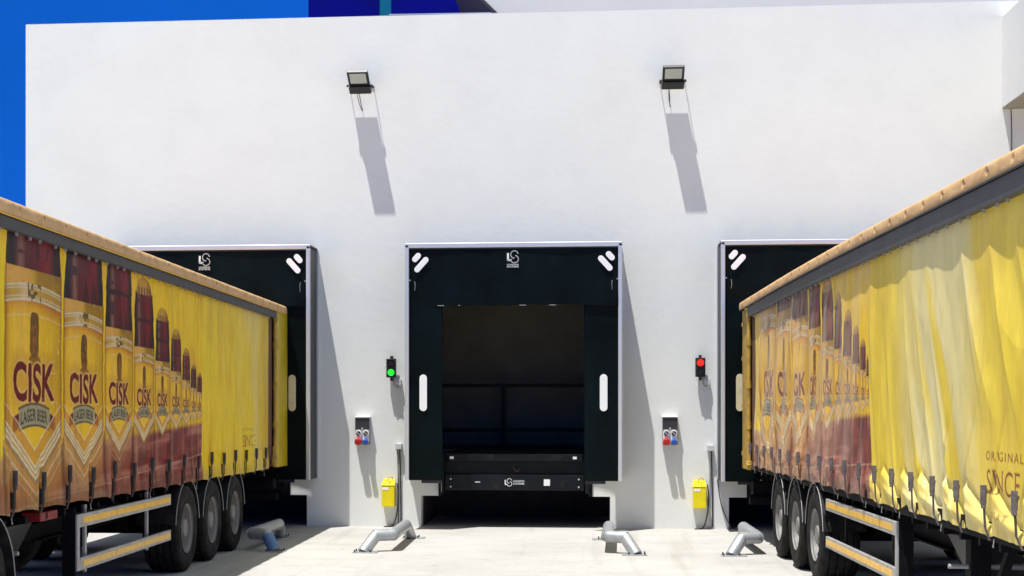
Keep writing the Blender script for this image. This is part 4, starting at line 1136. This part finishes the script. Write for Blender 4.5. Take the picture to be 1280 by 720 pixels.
# ------------------------------------------------------------------ buildings behind
YB = 16.0
def poly_at(pts, Y): return [at(px, py, Y) for px, py in pts]
G1 = empty('glass_building', (0, 0, 0), 0, 'dark blue glass building rising behind the white parapet', 'building')
x0, _ = at(385.5, 0, YB); x1, _ = at(474, 0, YB); x2, _ = at(489, 0, YB); x3, _ = at(700, 0, YB)
MB().box(x0, x1, YB, YB + 8, 0, 15).build('glass_panel', 'blue_glass', G1)
MB().box(x1, x2, YB + .02, YB + 8, 0, 15).build('glass_strip', 'teal_glass', G1)
MB().box(x2, x3, YB - .01, YB + 8, 0, 15).build('glass_panel', 'blue_glass', G1)
YC = 9.0
p = poly_at([(476, 24), (486, 18.0), (622, 16), (628, 26)], YC)
a = MB().prism(p, YC, YC + .6).build('roof_ledge', 'dark_trim', G1)
q = poly_at([(486, 18.6), (486, 17.6), (614, 15.4), (614, 16.4)], YC - .02)
MB().prism(q, YC - .02, YC + .3).build('ledge_flashing', 'alu', G1)
G2 = empty('grey_building', (0, 0, 0), 0, 'light grey building with sloping edge behind the white parapet', 'building')
YD = 10.5
p = poly_at([(650, 44), (560, -44), (1700, -44), (1700, 44)], YD)
MB().prism(p, YD, YD + 6).build('cladding', 'grey_clad', G2)
zb = min(z for _, z in p); xa = at(700, 0, YD)[0]
MB().box(xa, xa + 9, YD + .3, YD + 5.8, 0, zb).build('lower_wall', 'grey_clad', G2)
p1 = poly_at([(650, 44), (560, -44)], YD); dxx = .09
MB().prism([(p1[0][0], p1[0][1]), (p1[1][0], p1[1][1]), (p1[1][0] - dxx, p1[1][1]), (p1[0][0] - dxx, p1[0][1])], YD - .05, YD + 6).build('edge_trim', 'dark_trim', G2)

# ------------------------------------------------------------------ ground
gm = MB(); gm.box(-1500, 1500, -1500, 1500, -.5, 0)
g = gm.build('ground', 'ground'); tag(g, kind='structure')

# ------------------------------------------------------------------ light
sun_to = Vector((-.72, -1.0, 4.15)).normalized()     # towards the sun
el = math.asin(sun_to.z); az = math.atan2(sun_to.x, sun_to.y)   # clockwise from +Y
sl = bpy.data.lights.new('sun', 'SUN'); sl.energy = 3.75; sl.angle = math.radians(.55); sl.color = (1, .975, .93)
so = bpy.data.objects.new('sun', sl); COL.objects.link(so)
so.rotation_euler = sun_to.to_track_quat('Z', 'Y').to_euler()
so.location = (0, -5, 20)

w = bpy.data.worlds.new('World'); scn.world = w; w.use_nodes = True
N = w.node_tree.nodes; L = w.node_tree.links; bg = N['Background']
sky = N.new('ShaderNodeTexSky'); sky.sky_type = 'NISHITA'; sky.sun_disc = False
sky.sun_elevation = el; sky.sun_rotation = az; sky.air_density = 1.0; sky.dust_density = 0.0; sky.ozone_density = 2.5; sky.altitude = 200
tc = N.new('ShaderNodeTexCoord'); mp = N.new('ShaderNodeMapping'); mp.inputs['Location'].default_value = (0, 0, .55)
L.new(tc.outputs['Generated'], mp.inputs['Vector']); L.new(mp.outputs[0], sky.inputs[0])
hs = N.new('ShaderNodeHueSaturation'); hs.inputs['Saturation'].default_value = 1.3
L.new(sky.outputs[0], hs.inputs['Color'])
tint = N.new('ShaderNodeMix'); tint.data_type = 'RGBA'; tint.blend_type = 'MULTIPLY'; tint.inputs['Factor'].default_value = 1
L.new(hs.outputs[0], tint.inputs[6]); tint.inputs[7].default_value = (0.12, 0.56, 1.10, 1)
# unseen white cloud overhead, added as neutral fill light; deep blue lower down
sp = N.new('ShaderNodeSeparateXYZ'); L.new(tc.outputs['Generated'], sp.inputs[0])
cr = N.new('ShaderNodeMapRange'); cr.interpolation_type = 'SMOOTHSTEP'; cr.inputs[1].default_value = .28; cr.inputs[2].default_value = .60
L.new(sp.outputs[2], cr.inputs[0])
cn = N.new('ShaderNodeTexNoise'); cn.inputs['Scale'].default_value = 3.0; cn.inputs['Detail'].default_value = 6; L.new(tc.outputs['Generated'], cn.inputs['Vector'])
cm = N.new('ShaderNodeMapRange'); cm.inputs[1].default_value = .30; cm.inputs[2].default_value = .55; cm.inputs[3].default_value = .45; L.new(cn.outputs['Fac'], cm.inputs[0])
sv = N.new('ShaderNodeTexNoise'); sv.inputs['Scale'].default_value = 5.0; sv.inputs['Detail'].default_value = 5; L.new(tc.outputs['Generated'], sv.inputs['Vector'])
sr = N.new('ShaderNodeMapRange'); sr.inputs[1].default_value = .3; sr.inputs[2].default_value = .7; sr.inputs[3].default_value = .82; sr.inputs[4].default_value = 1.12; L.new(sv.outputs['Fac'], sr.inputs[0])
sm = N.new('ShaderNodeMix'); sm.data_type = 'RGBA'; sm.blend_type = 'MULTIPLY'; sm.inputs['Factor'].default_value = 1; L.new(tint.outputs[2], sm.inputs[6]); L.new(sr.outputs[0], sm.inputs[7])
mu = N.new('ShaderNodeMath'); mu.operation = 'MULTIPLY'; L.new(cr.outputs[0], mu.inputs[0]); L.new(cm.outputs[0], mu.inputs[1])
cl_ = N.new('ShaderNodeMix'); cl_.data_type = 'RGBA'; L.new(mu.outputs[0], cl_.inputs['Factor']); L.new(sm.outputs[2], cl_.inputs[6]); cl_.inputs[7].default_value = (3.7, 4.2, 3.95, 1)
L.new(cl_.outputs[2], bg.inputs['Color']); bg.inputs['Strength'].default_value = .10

scn.view_settings.view_transform = 'Standard'; scn.view_settings.look = 'None'; scn.view_settings.gamma = 1
scn.view_settings.exposure = 0.8; scn.view_settings.use_curve_mapping = False

# ------------------------------------------------------------------ camera
cd = bpy.data.cameras.new('camera'); co = bpy.data.objects.new('camera', cd); COL.objects.link(co)
co.location = CAM; co.rotation_euler = (PI / 2, 0, PSI)
cd.sensor_width = 36; cd.lens = FPX / 1280 * 36
cd.shift_x = (640 - CX) / 1280; cd.shift_y = (HY - 360) / 1280
cd.clip_start = .1; cd.clip_end = 4000
scn.camera = co
scn.cycles.max_bounces = 8; scn.cycles.diffuse_bounces = 5
scn.cycles.use_denoising = True
